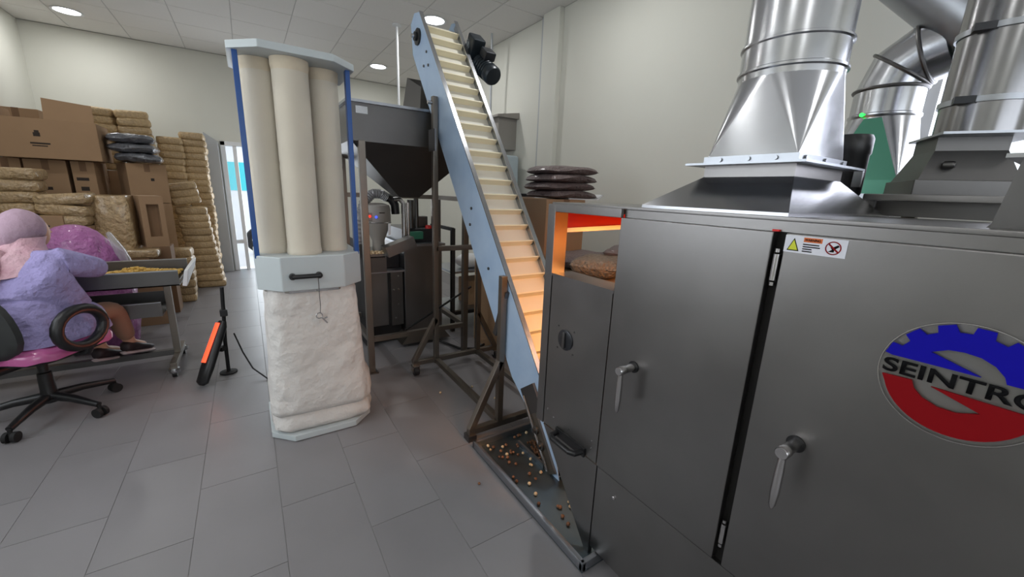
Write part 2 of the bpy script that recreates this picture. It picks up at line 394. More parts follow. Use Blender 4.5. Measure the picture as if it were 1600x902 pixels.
# ------------------------------------------------------------------ ceiling lamps
def downlight(x, y, label):
    t = thing('ceiling_downlight', label, 'ceiling lamp', (x, y, ZC), 'round recessed ceiling lamps')
    MB().lathe([(.108, -.001), (.130, -.003), (.133, -.010), (.128, -.012), (.108, -.006)], 32, loc=(x, y, ZC), cap=False).build('trim_ring', 'white_paint', t)
    MB().lathe([(.108, -.002), (.108, -.006)], 32, loc=(x, y, ZC)).build('diffuser', 'lamp', t)
    l = bpy.data.lights.new('downlight', 'AREA'); l.shape = 'DISK'; l.size = .16; l.energy = LAMP_W; l.color = (1.0, 0.995, 0.98)
    o = bpy.data.objects.new('downlight_lamp', l); COL.objects.link(o); o.location = (x, y, ZC - .016)
LAMP_W = 8.5
dl = {(-1.45, 6.86): 'round ceiling lamp above the stacked cartons in the left corner', (1.86, 4.50): 'round ceiling lamp beside the conveyor head',
      (1.84, 6.60): 'smallest round ceiling lamp between the filter column and the conveyor head'}
for (x, y), lb in dl.items(): downlight(x, y, lb)
for i, (x, y) in enumerate([(-1.45, 4.5), (-1.45, 2.4), (1.86, 2.4), (-1.45, .3), (1.86, .3), (-1.45, -1.7), (1.86, -1.7)]):
    downlight(x, y, 'round ceiling lamp overhead out of the frame, %s' % ['above the sorting table', 'above the dust collector side', 'above the wall cartons', 'left of the camera', 'above the oven ducts', 'behind the camera at left', 'behind the camera at right'][i])
    
# ------------------------------------------------------------------ oven
OX = 0.974
ov = thing('roasting_oven', 'large brushed steel oven cabinet with two doors and round emblem', 'oven', (1.3, 0.1, 0))
b = MB(); b.box(1.0, 1.66, -0.9, 0.80, 0.05, 1.335)
b.box(1.0, 1.66, .80, .868, .05, 1.03); b.box(1.0, 1.66, .80, .868, 1.29, 1.335); b.box(1.0, 1.045, .80, .868, 1.03, 1.29); b.box(1.615, 1.66, .80, .868, 1.03, 1.29)
b.build('body', 'steel', ov)
MB().box(.992, 1.66, -.9, 1.232, 1.327, 1.337).build('top_plate', 'steel', ov, bevel=.002)
MB().box(.982, 1.0, -.9, .8655, .05, .402).build('lower_panel', 'steel', ov, bevel=.002)
MB().box(1.02, 1.64, -.88, .85, 0.0, .06).build('plinth', 'black_matte', ov)
MB().box(.992, 1.0, -.9, .866, 1.304, 1.327).build('head_rail', 'steel', ov)
MB().box(.9975, 1.0, .395, .43, .402, 1.31).build('door_gap', 'dark_gap', ov)
def oven_door(y0, y1, hy, hlabel):
    d = MB().box(OX, .998, y0, y1, .410, 1.303).build('door', 'steel', ov, bevel=.003)
    h = MB(); h.lathe([(.0125, 0), (.0125, .006), (.0125, .046), (.0140, .048), (.0140, .068), (.012, .071)], 20, RY(-90), (OX, hy, .845))
    hd = h.build('handle', 'steel_bright', d)
    MB().lathe([(.019, 0), (.019, .003)], 20, RY(-90), (OX, hy, .845)).build('collar', 'black', hd)
    MB().tube([(OX - .058, hy, .835), (OX - .058, hy, .80), (OX - .058, hy, .745), (OX - .058, hy, .712), (OX - .058, hy, .702)], [.007, .009, .0095, .007, .003], 14).build('lever', 'steel_bright', hd)
    return d
d1 = oven_door(.423, .865, .752, '')
d2 = oven_door(-.048, .398, .296, '')
for z in (1.225, .50):
    b = MB(); b.cyl((.982, .411, z - .030), (.982, .411, z + .030), .0075, 12); b.cyl((.982, .411, z + .034), (.982, .411, z + .042), .006, 12); b.cyl((.982, .411, z - .042), (.982, .411, z - .034), .006, 12)
    b.build('hinge', 'steel_bright', ov)
MB().box(.985, .992, .418, .432, 1.304, 1.308).build('seal_end', 'red_silicone', ov)
MB().lathe([(.007, 0), (.007, .006), (.004, .008)], 12, RY(-90), (.982, .775, .335)).build('bolt', 'steel_bright', ov)
# far end: thin steel shroud with a window opening
b = MB()
b.box(.977, .992, .8705, 1.185, .412, 1.065)                       # removable panel
pn = b.build('end_panel', 'steel', ov, bevel=.002)
MB().prism([(1.188, .405), (.868, .405), (.868, .0), (.880, .0)], 0, .980, 1.0).build('tapered_skirt', 'steel', ov)
b = MB(); b.box(.974, 1.04, 1.188, 1.232, .41, 1.330); b.box(.974, .988, .8665, 1.19, 1.302, 1.330)
b.build('end_frame', 'steel', ov, bevel=.002)
MB().box(.976, 1.075, .8665, 1.188, 1.056, 1.066).build('sill', 'steel', ov)
SA, SB = (1.055, 1.226), (1.335, 1.120)
MB().add([(SA[0], SA[1], 1.236), (SB[0], SB[1], 1.256), (SB[0], SB[1] + .004, 1.256), (SA[0], SA[1] + .004, 1.236), (SA[0], SA[1], 1.31), (SB[0], SB[1], 1.31), (SB[0], SB[1] + .004, 1.31), (SA[0], SA[1] + .004, 1.31)], [(0, 3, 2, 1), (4, 5, 6, 7), (0, 1, 5, 4), (1, 2, 6, 5), (2, 3, 7, 6), (3, 0, 4, 7)]).build('silicone_seal', 'red_silicone', ov)
MB().bar((SA[0], SA[1] - .002, 1.228), (SB[0], SB[1] - .002, 1.249), .014, .017).build('seal_lip', 'galv_dull', ov)
MB().box(1.04, 1.40, .90, 1.232, 1.31, 1.327).build('end_roof', 'steel', ov)
for k in range(4):
    MB().cyl((1.06, .83, 1.08 + k * .055), (1.60, .83, 1.08 + k * .055), .008, 10).build('heating_tube', 'glow_tube', ov)
gl = area_light('oven_heater_glow', (1.32, .872, 1.20), (0, 1, -1.15), .52, .14, 4.2, (1.0, .42, .12), math.radians(115)); gl.parent = ov; gl.matrix_parent_inverse = WM[ov].inverted()
b = MB(); b.lathe([(.041, 0), (.041, .004), (.037, .006)], 32, RY(-90), (.977, 1.082, .822)); vd = b.build('vent_disc', 'charcoal_metal', pn)
MB().box(.962, .972, 1.076, 1.088, .79, .854).build('grip', 'steel_dark', vd, bevel=.003)
for dy, dz in ((-.045, .045), (.045, .045), (-.045, -.045), (.045, -.045)):
    MB().lathe([(.0035, 0), (.0035, .002)], 8, RY(-90), (.977, 1.082 + dy, .822 + dz)).build('screw', 'steel_dark', pn)
for y, z in ((1.16, .49), (1.12, .47), (1.02, .47), (.90, .46), (.90, .49)):
    MB().lathe([(.0035, 0), (.0035, .002)], 8, RY(-90), (.977, y, z)).build('screw', 'steel_bright', pn)
b = MB(); b.box(.967, .977, .925, 1.095, .405, .442); b.tube([(.972, 1.083, .424), (.935, 1.078, .424), (.925, 1.06, .424), (.925, .96, .424), (.935, .942, .424), (.972, .937, .424)], .0115, 10)
b.build('pull_handle', 'black', pn, bevel=.002)
# warning label on the right door
lab = MB().box(OX - .0012, OX, .287, .397, 1.2635, 1.2995).build('warning_label', 'sticker_white', d2)
def on_label(poly, m, dep=.0018, name='print'):   # u to the right in the picture = -y
    MB().prism([(.397 - u, 1.2635 + v) for u, v in poly], 0, OX - dep, OX - .0012).build(name, m, lab)
on_label([(.006, .004), (.029, .004), (.0175, .031)], 'logo_black', .0017, 'triangle_edge'); on_label([(.0085, .006), (.0265, .006), (.0175, .027)], 'sticker_yellow', .0021, 'triangle')
on_label([(.035, .0245), (.068, .0245), (.068, .034), (.035, .034)], 'sticker_orange', .0017, 'heading_bar')
text_part('heading', 'WARNING', 'logo_black', lab, (OX - .0018, .397 - .037, 1.2635 + .0268), (0, -1, 0), (0, 0, 1), .028, .005, .0004)
for k, (u0, u1) in enumerate(((.035, .064), (.035, .066), (.035, .052), (.035, .053))):
    on_label([(u0, .0185 - k * .0048), (u1, .0185 - k * .0048), (u1, .0208 - k * .0048), (u0, .0208 - k * .0048)], 'logo_black', .0017, 'text_line')
MB().torus((OX - .0014, .397 - .088, 1.2815), .0125, .0011, 24, 6, RY(90)).build('ban_ring', 'logo_red', lab)
on_label([(.079, .0245), (.081, .0265), (.098, .0115), (.096, .0095)], 'logo_red', .002, 'ban_stroke')
on_label([(.080, .010), (.090, .010), (.0905, .015), (.098, .022), (.0955, .025), (.087, .0195), (.083, .020), (.0865, .0150)], 'logo_black', .0019, 'hand_symbol')
# emblem
CY, CZ, CR = .095, 1.082, .103
em = MB().lathe([(CR, 0), (CR, .004), (CR - .001, .005)], 64, RY(-90), (OX, CY, CZ)).build('emblem', 'acrylic', d2); em['label'] = 'clear disc with blue gear half and red half'
MB().torus((OX - .003, CY, CZ), CR, .0016, 64, 6, RY(90)).build('rim', 'steel_bright', em)
def emb(poly, m, name, dep=.0105):
    MB().prism([(CY - u, CZ + v) for u, v in poly], 0, OX - dep, OX - .0052).build(name, m, em)
outer = []
a = 166.0
for k in range(7):
    a0 = 166 - k * 25.6; tooth = [(a0, .100), (a0 - 12, .101), (a0 - 14.5, .088), (a0 - 24.0, .088)]
    if k == 6: tooth = tooth[:2]
    for aa, rr in tooth: outer.append((rr * math.cos(math.radians(aa)), rr * math.sin(math.radians(aa))))
outer = [p for p in outer if p[1] > .022]
gear = [(-.088, .0215)] + outer + [(.093, .0215), (.048, .0215), (.044, .032), (.032, .045), (.015, .0535), (-.004, .056), (-.022, .054), (-.041, .0435), (.021, .0222)]
emb(gear, 'logo_blue', 'gear_half')
lower = [(.093 * math.cos(math.radians(aa)), .093 * math.sin(math.radians(aa))) for aa in range(-12, -171, -6)]
red = lower[::-1]
red = [(-.094, -.0175), (-.054, -.0150), (-.049, -.028), (-.036, -.041), (-.015, -.049), (.008, -.049), (.033, -.038), (-.029, -.0165), (.092, -.0185)] + [p for p in lower if p[1] < -.020]
emb(red, 'logo_red', 'red_half')
text_part('lettering', 'SEINTRO', 'logo_black', em, (OX - .0056, CY + .0965, CZ - .0115), (0, -1, 0), (0, 0, 1), .193, .0265, .0012)
# collecting hood on the oven roof
b = MB(); hb = [(1.0, .412), (1.62, .412), (1.62, .812), (1.0, .812)]; ht = [(1.18, .490), (1.48, .490), (1.48, .738), (1.18, .738)]
b.loft([[(x, y, 1.337) for x, y in hb], [(x, y, 1.345) for x, y in hb], [(x, y, 1.434) for x, y in ht]])
hd_ = b.build('hood', 'steel_hood', ov, smooth=20)
MB().box(1.18, 1.48, .490, .738, 1.433, 1.466).build('hood_collar', 'steel', hd_)

# ------------------------------------------------------------------ ducts
def sq2round(b, x0, x1, y0, y1, z0, cx, cy, r, z1, n=48, rot=None, loc=(0, 0, 0)):
    # sheet metal transition: flat triangles and conical corners
    low, up = [], []
    for i in range(n):
        a = 2 * PI * (i + .5) / n; q = int(a // (PI / 2)); t = (a - q * PI / 2) / (PI / 2)
        cs = [(x1, y1), (x0, y1), (x0, y0), (x1, y0)][q]
        low.append(tf((cs[0], cs[1], z0), rot, loc)); up.append(tf((cx + r * math.cos(a), cy + r * math.sin(a), z1), rot, loc))
    b.loft([low, up], cap=False); return b
dk = thing('exhaust_duct', 'shiny round sheet metal duct rising from the pyramid hood of the near oven', 'duct', (1.33, .614, 1.466))
b = MB(); b.box(1.135, 1.525, .452, .776, 1.466, 1.472); b.build('flange', 'galv_dull', dk)
b = MB(); b.box(1.175, 1.485, .486, .742, 1.472, 1.492); b.build('collar', 'galv_dull', dk)
b = MB(); sq2round(b, 1.183, 1.477, .493, .735, 1.488, 1.33, .614, .128, 1.70); b.build('transition', 'galv', dk, smooth=12)
b = MB(); b.lathe([(.128, 1.695), (.128, 1.715), (.134, 1.718), (.134, 1.724), (.1285, 1.727), (.1285, 1.785), (.134, 1.788), (.134, 1.793), (.127, 1.796), (.127, 2.35), (.133, 2.353), (.133, 2.36), (.127, 2.363), (.127, ZC - .001)], 48, loc=(1.33, .614, 0), cap=False)
b.build('pipe', 'galv', dk, smooth=35)
for x in (1.21, 1.33, 1.45):
    MB().lathe([(.006, 0), (.006, .005)], 8, RX(90), (x, .486, 1.482)).build('rivet', 'galv_dull', dk)
for y in (.54, .61, .69):
    MB().lathe([(.006, 0), (.006, .005)], 8, RY(-90), (1.175, y, 1.482)).build('rivet', 'galv_dull', dk)

e2 = thing('elbow_duct', 'sheet metal duct with segmented elbow above a base with painted green reflection by the window', 'duct', (2.40, .69, 0))
EX, EY, ER = 2.40, .69, .12
MB().box(EX - .15, EX + .15, EY - .14, EY + .14, 0, 1.40).build('pedestal', 'steel', e2)
MB().box(EX - .16, EX + .16, EY - .15, EY + .15, 1.40, 1.42).build('flange', 'galv_dull', e2)
MB().box(EX - .145, EX + .145, EY - .135, EY + .135, 1.42, 1.48).build('collar', 'galv_dull', e2)
b = MB(); sq2round(b, EX - .145, EX + .145, EY - .135, EY + .135, 1.48, EX, EY, ER, 1.745); tr = b.build('transition', 'galv', e2, smooth=12)
MB().prism([(EY - .134, 1.478), (EY + .134, 1.478), (EY + .03, 1.735), (EY - .03, 1.735)], 0, EX - .150, EX - .1455).build('green_reflection_sheet', 'green_reflection_and_cloth', e2)  # green reflection on the transition, painted as a coloured sheet
o = bpy.data.objects['green_reflection_sheet']
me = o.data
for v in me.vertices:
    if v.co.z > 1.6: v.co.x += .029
MB().lathe([(ER, 1.74), (ER + .006, 1.748), (ER + .006, 1.756), (ER, 1.76), (ER, 1.86)], 40, loc=(EX, EY, 0), cap=False).build('pipe', 'galv', e2)
# gores turning towards the near side (-y)
def ringpts(c, nrm, r, n=40):
    nrm = Vector(nrm).normalized(); a = nrm.orthogonal().normalized(); a = (Vector((1, 0, 0)) - nrm * nrm.x).normalized(); d = nrm.cross(a)
    return [Vector(c) + (a * math.cos(2 * PI * i / n) + d * math.sin(2 * PI * i / n)) * r for i in range(n)]
cent = []; RB = .135
for k in range(3):
    th = math.radians(36 * k); cent.append(((EX, EY - RB * (1 - math.cos(th)), 1.86 + RB * math.sin(th)), (0, -math.sin(th), math.cos(th))))
for k in range(2):
    (c0, n0), (c1, n1) = cent[k], cent[k + 1]
    b = MB(); b.loft([ringpts(c0, n0, ER + .006), ringpts(c0, n0, ER), ringpts(c1, n1, ER), ringpts(c1, n1, ER + .006)], cap=False)
    b.build('elbow_segment', 'galv', e2, smooth=30)
MB().box(EX - .150, EX - .145, EY - .135, EY + .135, 1.42, 1.478).build('green_reflection_sheet', 'green_reflection_and_cloth', e2)  # same green reflection carried down the collar as plain colour
for c_, n_v in cent:
    MB().torus(c_, ER + .003, .007, 40, 8, Vector(n_v).to_track_quat('Z', 'X').to_matrix()).build('seam_band', 'steel_dark', e2)
c, nn = cent[2]
b = MB(); b.loft([ringpts(c, nn, ER), ringpts(Vector(c) + Vector(nn) * .07, nn, ER)], cap=False); b.build('outlet_pipe', 'galv', e2)
MB().lathe([(.008, 0), (.008, .01)], 10, RY(-90), (EX - .118, EY + .04, 1.752)).build('indicator_light', 'led_green', e2)

p3 = thing('overhead_duct', 'large dull round duct slanting down from the ceiling behind the tall duct', 'duct', (2.2, .3, 2.6))
b = MB(); A3, B3 = Vector((2.36, .96, 2.596)), Vector((2.36, .40, 2.012)); n3 = (B3 - A3).normalized()
b.loft([ringpts(A3 - n3 * .62, n3, .13), ringpts(A3, n3, .13), ringpts(A3, n3, .136), ringpts(A3 + n3 * .02, n3, .136), ringpts(A3 + n3 * .02, n3, .13), ringpts(B3, n3, .13)], cap=False)
b.build('pipe', 'galv_dull', p3)

DX3, DY3, DR = 1.93, .31, .105
d3 = thing('clamped_duct', 'shiny vertical duct with ring clamps at the right edge behind the oven', 'duct', (DX3, DY3, 1.40))
BR, BC = RZ(30), (DX3 + .02, DY3 + .04, 0)
MB().box(-.125, .125, -.125, .125, 1.385, 1.455, BR, BC)\
    .build('base_box', 'steel_dark', d3, bevel=.003)
b = MB(); b.loft([[tf((sx * w, sy * w, z), BR, BC) for sx, sy in ((-1, -1), (1, -1), (1, 1), (-1, 1))] for w, z in ((.115, 1.455), (.082, 1.545), (.082, 1.585))]); b.build('neck', 'steel_dark', d3, smooth=20)
MB().box(-.125, .125, -.125, .125, 1.585, 1.592, BR, (DX3, DY3, 0)).build('flange', 'galv_dull', d3)
b = MB(); b.lathe([(DR, 1.592), (DR, 2.05), (DR - .002, 2.052), (DR - .002, ZC - .001)], 48, loc=(DX3, DY3, 0), cap=False); b.build('pipe', 'galv_dark', d3, smooth=35)
for z in (1.685, 1.88):
    cl = MB().lathe([(DR + .001, z - .008), (DR + .006, z - .008), (DR + .006, z + .008), (DR + .001, z + .008)], 48, loc=(DX3, DY3, 0), cap=False).build('clamp_ring', 'galv_dull', d3)
    MB().cbox((DX3 - .105, DY3 + .035, z), (.03, .045, .02), RZ(20)).build('clamp_bolt', 'charcoal_metal', cl)
MB().lathe([(.012, 0), (.012, .02), (.008, .026)], 12, RX(90), (DX3 - .10, DY3 + .04, 1.50)).build('knob', 'steel_dark', d3)

rl = thing('roof_rail', 'long steel rail running along the rear edge of the oven roof', 'rail', (1.64, .2, 1.337))
MB().box(1.62, 1.65, -.85, .47, 1.385, 1.405).build('rail', 'steel', rl, bevel=.003)
for y in (.45, .05, -.4): MB().box(1.625, 1.645, y - .01, y + .01, 1.337, 1.386).build('post', 'steel_dark', rl)
fs = thing('fan_table', 'steel frame behind the oven carrying the clamped duct', 'frame', (1.95, .2, 0))
b = MB(); b.box(1.68, 2.20, -.6, .50, 1.34, 1.385); b.build('table_plate', 'steel_dark', fs)
for x in (1.71, 2.17):
    for y in (-.57, .47): MB().box(x - .02, x + .02, y - .02, y + .02, 0, 1.34).build('leg', 'steel_frame', fs)
bm_ = thing('fan_motor', 'black cylindrical motor standing between the two ducts', 'motor', (1.86, .625, 1.40))
MB().box(1.70, 1.97, .52, .72, 1.30, 1.34).build('bracket', 'steel_dark', bm_)
b = MB(); b.lathe([(.055, 1.34), (.055, 1.40), (.060, 1.41), (.060, 1.54), (.064, 1.545), (.064, 1.595), (.058, 1.608), (.03, 1.61)], 28, loc=(1.83, .60, 0)); b.build('housing', 'black', bm_)
MB().box(1.775, 1.79, .53, .555, 1.43, 1.49).build('rating_plate', 'galv', bm_)
MB().box(1.80, 1.86, .58, .62, 0, 1.30).build('stand', 'steel_frame', bm_)
hp = thing('feed_hopper', 'tapered steel hopper on the oven roof at the right edge', 'hopper', (1.2, .02, 1.337))
b = MB(); b.loft([[(1.10 + .0, y0, z), (1.42, y0, z), (1.42, y1, z), (1.10, y1, z)] for y0, y1, z in ((-.25, .135, 1.337), (-.25, .130, 1.345), (-.25, .118, 1.455))]); b.build('body', 'steel_dark', hp)
MB().box(1.085, 1.435, -.265, .136, 1.455, 1.462).build('rim', 'galv', hp)
wire = MB().tube([(2.735, 1.30, 2.2), (2.735, 1.22, 2.0), (2.735, 1.12, 1.88), (2.735, 1.02, 1.82)], .005, 6).build('wall_cable', 'grey_box')
tag(wire, 'thin dark cable hanging along the wall between the ducts', 'cable')

# ------------------------------------------------------------------ inclined conveyor
DV = Vector((0, 3.024 - 1.411, 2.582 - .449)).normalized(); NV = Vector((0, -DV.z, DV.y))
CA = Vector((0, 1.411, .449))
def cp(s, d, x):   # s along the slope, d below the upper edge, x across
    p = CA + DV * s - NV * d; return Vector((x, p.y, p.z))
cv = thing('inclined_conveyor', 'steep cleated conveyor with pale blue side plates rising to the hopper', 'conveyor', (1.28, 1.8, 0.0))
LX, RXX = 1.14, 1.43
def plate(x0, x1, pts):
    b = MB(); n = len(pts); vs = [cp(s, d, x0) for s, d in pts] + [cp(s, d, x1) for s, d in pts]
    b.add(vs, [tuple(range(n)), tuple(range(n, 2 * n))] + [(i, (i + 1) % n, n + (i + 1) % n, n + i) for i in range(n)]); return b
side = [(-.10, .0), (2.66, 0), (2.74, .07), (2.745, .16), (2.56, .262), (.10, .262), (-.10, .20), (-.48, .20), (-.485, .135)]
sp = plate(LX, LX + .004, side).build('side_plate', 'blue_film', cv)
sp2 = plate(RXX, RXX + .004, side).build('side_plate', 'blue_film', cv)
for x0, x1 in ((LX - .001, LX + .026), (RXX - .022, RXX + .005)):
    plate(x0, x1, [(-.10, -.002), (2.67, -.002), (2.67, .004), (-.10, .004)]).build('edge_flange', 'galv', cv)
for x0 in (LX + .004, RXX - .008):
    plate(x0, x0 + .004, [(-.1, .004), (2.66, .004), (2.66, .055), (-.1, .055)]).build('inner_guide', 'galv_dull', cv)
# belt loop
b = MB(); up, lo = .050, .215; cs = []; s0, s1 = -.36, 2.60
loop = [(s0, up), (s1, up)] + [(s1 + .0825 * math.sin(t * PI / 8), up + .0825 - .0825 * math.cos(t * PI / 8)) for t in range(1, 8)] + [(s1, lo), (s0, lo)] + [(s0 - .0825 * math.sin(t * PI / 8), lo - .0825 + .0825 * math.cos(t * PI / 8)) for t in range(1, 8)]
b.loft([[cp(s, d, LX + .010), cp(s, d, RXX - .006), cp(s, d + .004, RXX - .006), cp(s, d + .004, LX + .010)] for s, d in loop + loop[:1]], cap=False)
b.build('belt', 'belt', cv)
for k in range(-6, 21):
    s = .379 + k * .1082
    plate(LX + .024, RXX - .016, [(s - .004, .050), (s + .016, .050), (s + .010, .012), (s + .002, .012)]).build('cleat', 'cleat', cv)
# bearings, bolts, motor
bz = cp(2.56, .115, LX)
MB().lathe([(.055, 0), (.055, .012), (.03, .016), (.03, .03)], 24, RY(-90), bz).build('bearing', 'black', cv)
MB().lathe([(.014, 0), (.014, .05)], 12, RY(-90), bz).build('shaft_end', 'steel_bright', cv)
for s, d in ((2.36, .07), (2.33, .16), (2.27, .10), (1.05, .20), (1.12, .13), (.72, .15), (1.9, .22)):
    MB().lathe([(.009, 0), (.009, .006)], 8, RY(-90), cp(s, d, LX)).build('bolt', 'steel_dark', cv)
MB().cbox((1.495, 2.86, 2.38), (.10, .12, .15), RX(37)).build('gearbox', 'motor', cv, bevel=.014)
md = Vector((.12, -.80, -.55)).normalized(); mq = md.to_track_quat('Z', 'Y').to_matrix(); m0 = Vector((1.515, 2.83, 2.275))
MB().lathe([(.03, -.02), (.058, 0), (.062, .03), (.062, .15), (.066, .155), (.066, .20), (.058, .215), (.02, .218)], 28, mq, m0).build('drive_motor', 'motor', cv)
MB().cbox((1.535, 2.735, 2.315), (.085, .10, .06), RX(35)).build('terminal_box', 'charcoal_metal', cv, bevel=.01)
for k in range(5):
    MB().torus(m0 + md * (.04 + .025 * k), .062, .005, 20, 6, mq).build('cooling_fin', 'motor', cv)
# discharge chute under the head
b = MB(); b.loft([[(LX + .02, 3.06, 2.10), (RXX - .02, 3.06, 2.10), (RXX - .02, 3.36, 2.22), (LX + .02, 3.36, 2.22)], [(LX - .02, 2.98, 1.93), (RXX + .02, 2.98, 1.93), (RXX + .02, 3.40, 1.93), (LX - .02, 3.40, 1.93)]], cap=False)
b.build('discharge_chute', 'steel_dark', cv)
# lower receiving pan
b = MB(); b.loft([[(LX - .012, 1.36, .44), (RXX + .12, 1.36, .44), (RXX + .12, 1.50, .62), (LX - .012, 1.50, .62)], [(LX + .03, 1.40, .28), (RXX + .03, 1.40, .28), (RXX + .03, 1.50, .36), (LX + .03, 1.50, .36)]], cap=False)
plate(RXX + .004, RXX + .10, [(-.3, .0), (.55, .0), (.55, .006), (-.3, .006)]).build('side_guard', 'steel_dark', cv)
# take-up bracket
plate(LX - .014, LX, [(-.12, .06), (.02, .06), (.02, .19), (-.12, .19)]).build('bracket', 'steel_dark', cv)
plate(LX - .012, LX, [(-.42, .12), (-.05, .12), (-.05, .20), (-.42, .20)]).build('takeup_plate', 'steel_frame', cv)
for s in (-.20, -.28):
    MB().lathe([(.022, 0), (.022, .012), (.012, .014), (.012, .022)], 16, RY(-90), cp(s, .16, LX - .012)).build('bolt', 'steel_dark', cv)
MB().tube([cp(-.02, .17, LX - .02), cp(-.40, .17, LX - .02)], .006, 8).build('takeup_rod', 'steel_bright', cv)
plate(LX - .03, LX, [(.40, .262), (.45, .262), (.45, .06), (.40, .06)])
# stand of square tube
def bar(p0, p1, w=.036, name='frame_tube', m='steel_frame'): return MB().bar(p0, p1, w).build(name, m, cv, bevel=.003)
PXL, PXR, YN, YF = 1.115, 1.475, 1.765, 2.70
bar((PXL, YN, .06), (PXL, YN, .93), name='post'); bar((PXL, YF, .06), (PXL, YF, 1.97), name='post'); bar((PXR, YN, .06), (PXR, YN, .93), name='post'); bar((PXR, YF, .06), (PXR, YF, 1.97), name='post')
bar((.915, YN, .05), (1.66, YN, .05), name='cross_beam'); bar((.925, YF, .09), (1.66, YF, .09), name='cross_beam')
bar((PXL, YN, .065), (PXL, YF, .085), name='long_beam'); bar((PXR, YN, .065), (PXR, YF, .085), name='long_beam')
bar((.93, YN, .06), (PXL, YN, .44), name='brace'); bar((.935, YF, .10), (PXL, YF, .42), name='brace'); bar((1.64, YN, .06), (PXR, YN, .44), name='brace'); bar((1.64, YF, .10), (PXR, YF, .42), name='brace')
bar((PXL, YF, .95), (PXR, YF, .95), name='cross_beam')
MB().box(PXL - .03, PXL - .02, YF - .075, YF + .035, 1.62, 1.76).build('bracket_plate', 'steel', cv)
MB().lathe([(.012, 0), (.012, .03)], 10, RY(-90), (PXL - .018, YF, 1.93)).build('bolt', 'steel_bright', cv)
for x, y, z in ((.945, YF, .075), (1.64, YF, .075)):
    b = MB(); b.lathe([(.018, -.018), (.034, -.018), (.036, -.008), (.036, .008), (.034, .018), (.018, .018)], 20, RY(90) , (x, y - .02, .036)); cw = b.build('caster', 'rubber', cv)
    b = MB(); b.box(x - .026, x - .021, y - .035, y + .015, .03, .075); b.box(x + .021, x + .026, y - .035, y + .015, .03, .075); b.box(x - .026, x + .026, y - .035, y + .02, .070, .076); b.build('fork', 'steel_bright', cw)
for x in (.93, 1.64): MB().box(x - .025, x + .025, YN - .03, YN + .03, 0, .034).build('foot_pad', 'steel_dark', cv)
MB().bar(cp(.36, .275, LX - .008), cp(.52, .03, LX - .008), .03, .03).build('strap_bracket', 'steel_dark', cv)

# ------------------------------------------------------------------ floor tray with nuts
tr_ = thing('drip_tray', 'shallow grey metal tray on the floor under the conveyor foot', 'tray', (1.1, 1.2, 0))
TX0, TX1, TY0, TY1 = .905, 1.46, .82, 1.69
b = MB(); b.box(TX0, TX1, TY0, TY1, .004, .010); b.build('bottom', 'tray_steel', tr_)
for q in ((TX0, TX0 + .022, TY0, TY1), (TX1 - .022, TX1, TY0, TY1)): MB().box(*q, .004, .045).build('rim', 'galv_dull', tr_, bevel=.006)
for q in ((TX0, TX1, TY0, TY0 + .022), (TX0, TX1, TY1 - .022, TY1)): MB().box(*q, .004, .045).build('rim', 'galv_dull', tr_, bevel=.006)
nut_meshes = []
for mname in ('nut_brown', 'nut_pale'):
    b = MB(); b.lathe([(.0015, -.0062), (.005, -.005), (.0072, -.001), (.0065, .003), (.0035, .0065), (.0008, .008)], 10)
    o = b.build('hazelnut', mname); nut_meshes.append(o.data); COL.objects.unlink(o); bpy.data.objects.remove(o)
rn = random.Random(3)
def nut(x, y, z, label, group):
    me = nut_meshes[0 if rn.random() < .6 else 1]; sc = rn.uniform(.9, 1.25)
    mw = Matrix.Translation((x, y, z)) @ Euler((rn.uniform(0, 6), rn.uniform(0, 6), rn.uniform(0, 6))).to_matrix().to_4x4() @ Matrix.Scale(sc, 4)
    tag(link('hazelnut', me, mw=mw), label, 'hazelnut', group)
for k in range(58):
    t = rn.random() ** 1.6
    nut(TX0 + .05 + rn.random() * .30, 1.64 - t * .72, .0185, 'single hazelnut lying loose on the grey floor tray', 'hazelnuts scattered on the floor tray')
b = MB(); b.box(1.13, 1.40, 1.34, 1.352, .010, .030); b.box(1.13, 1.142, 1.34, 1.58, .010, .030); b.build('scrap_guide', 'galv_dull', tr_)
b = MB()
for k in range(150):
    x, y = 1.15 + rn.random() * .20, 1.36 + rn.random() * .20; h = .010 + .020 * (1 - abs(x - 1.24) / .2) * rn.random()
    r = .0075; b.ball((x, y, .012 + h), r, 6, 4)
pile = b.build('hazelnut_pile', 'nut_brown', kind='stuff'); tag(pile, 'small heap of hazelnuts under the conveyor foot', 'hazelnuts')
for x, y in ((.80, 1.42), (1.28, 2.08), (1.22, 2.3), (.99, 2.33)): nut(x, y, .009, 'single hazelnut dropped on the floor tiles away from the tray', 'hazelnuts on the floor tiles')

# ------------------------------------------------------------------ dust collector
DCX, DCY, DHX, DHY, CH = .255, 2.50, .262, .29, .105
def octa(hx, hy, ch, cx=DCX, cy=DCY): return [(cx - hx, cy - hy + ch), (cx - hx + ch, cy - hy), (cx + hx - ch, cy - hy), (cx + hx, cy - hy + ch), (cx + hx, cy + hy - ch), (cx + hx - ch, cy + hy), (cx - hx + ch, cy + hy), (cx - hx, cy + hy - ch)]
dc = thing('dust_collector', 'tall dust collector with three beige filter tubes above a white sack', 'dust collector', (DCX, DCY, 0))
MB().prism(octa(DHX, DHY, CH), 2, .004, .036).build('base_plate', 'pale_paint', dc, bevel=.003)
cb = MB().prism(octa(DHX - .01, DHY - .01, CH), 2, .840, 1.015).build('collar_box', 'pale_paint', dc, bevel=.006)
MB().prism(octa(DHX + .006, DHY + .006, CH + .01), 2, 1.935, 1.968).build('top_plate', 'pale_paint', dc, bevel=.004)
MB().prism(octa(DHX - .04, DHY - .04, CH), 2, .822, .842).build('neck_band', 'steel_bright', dc)
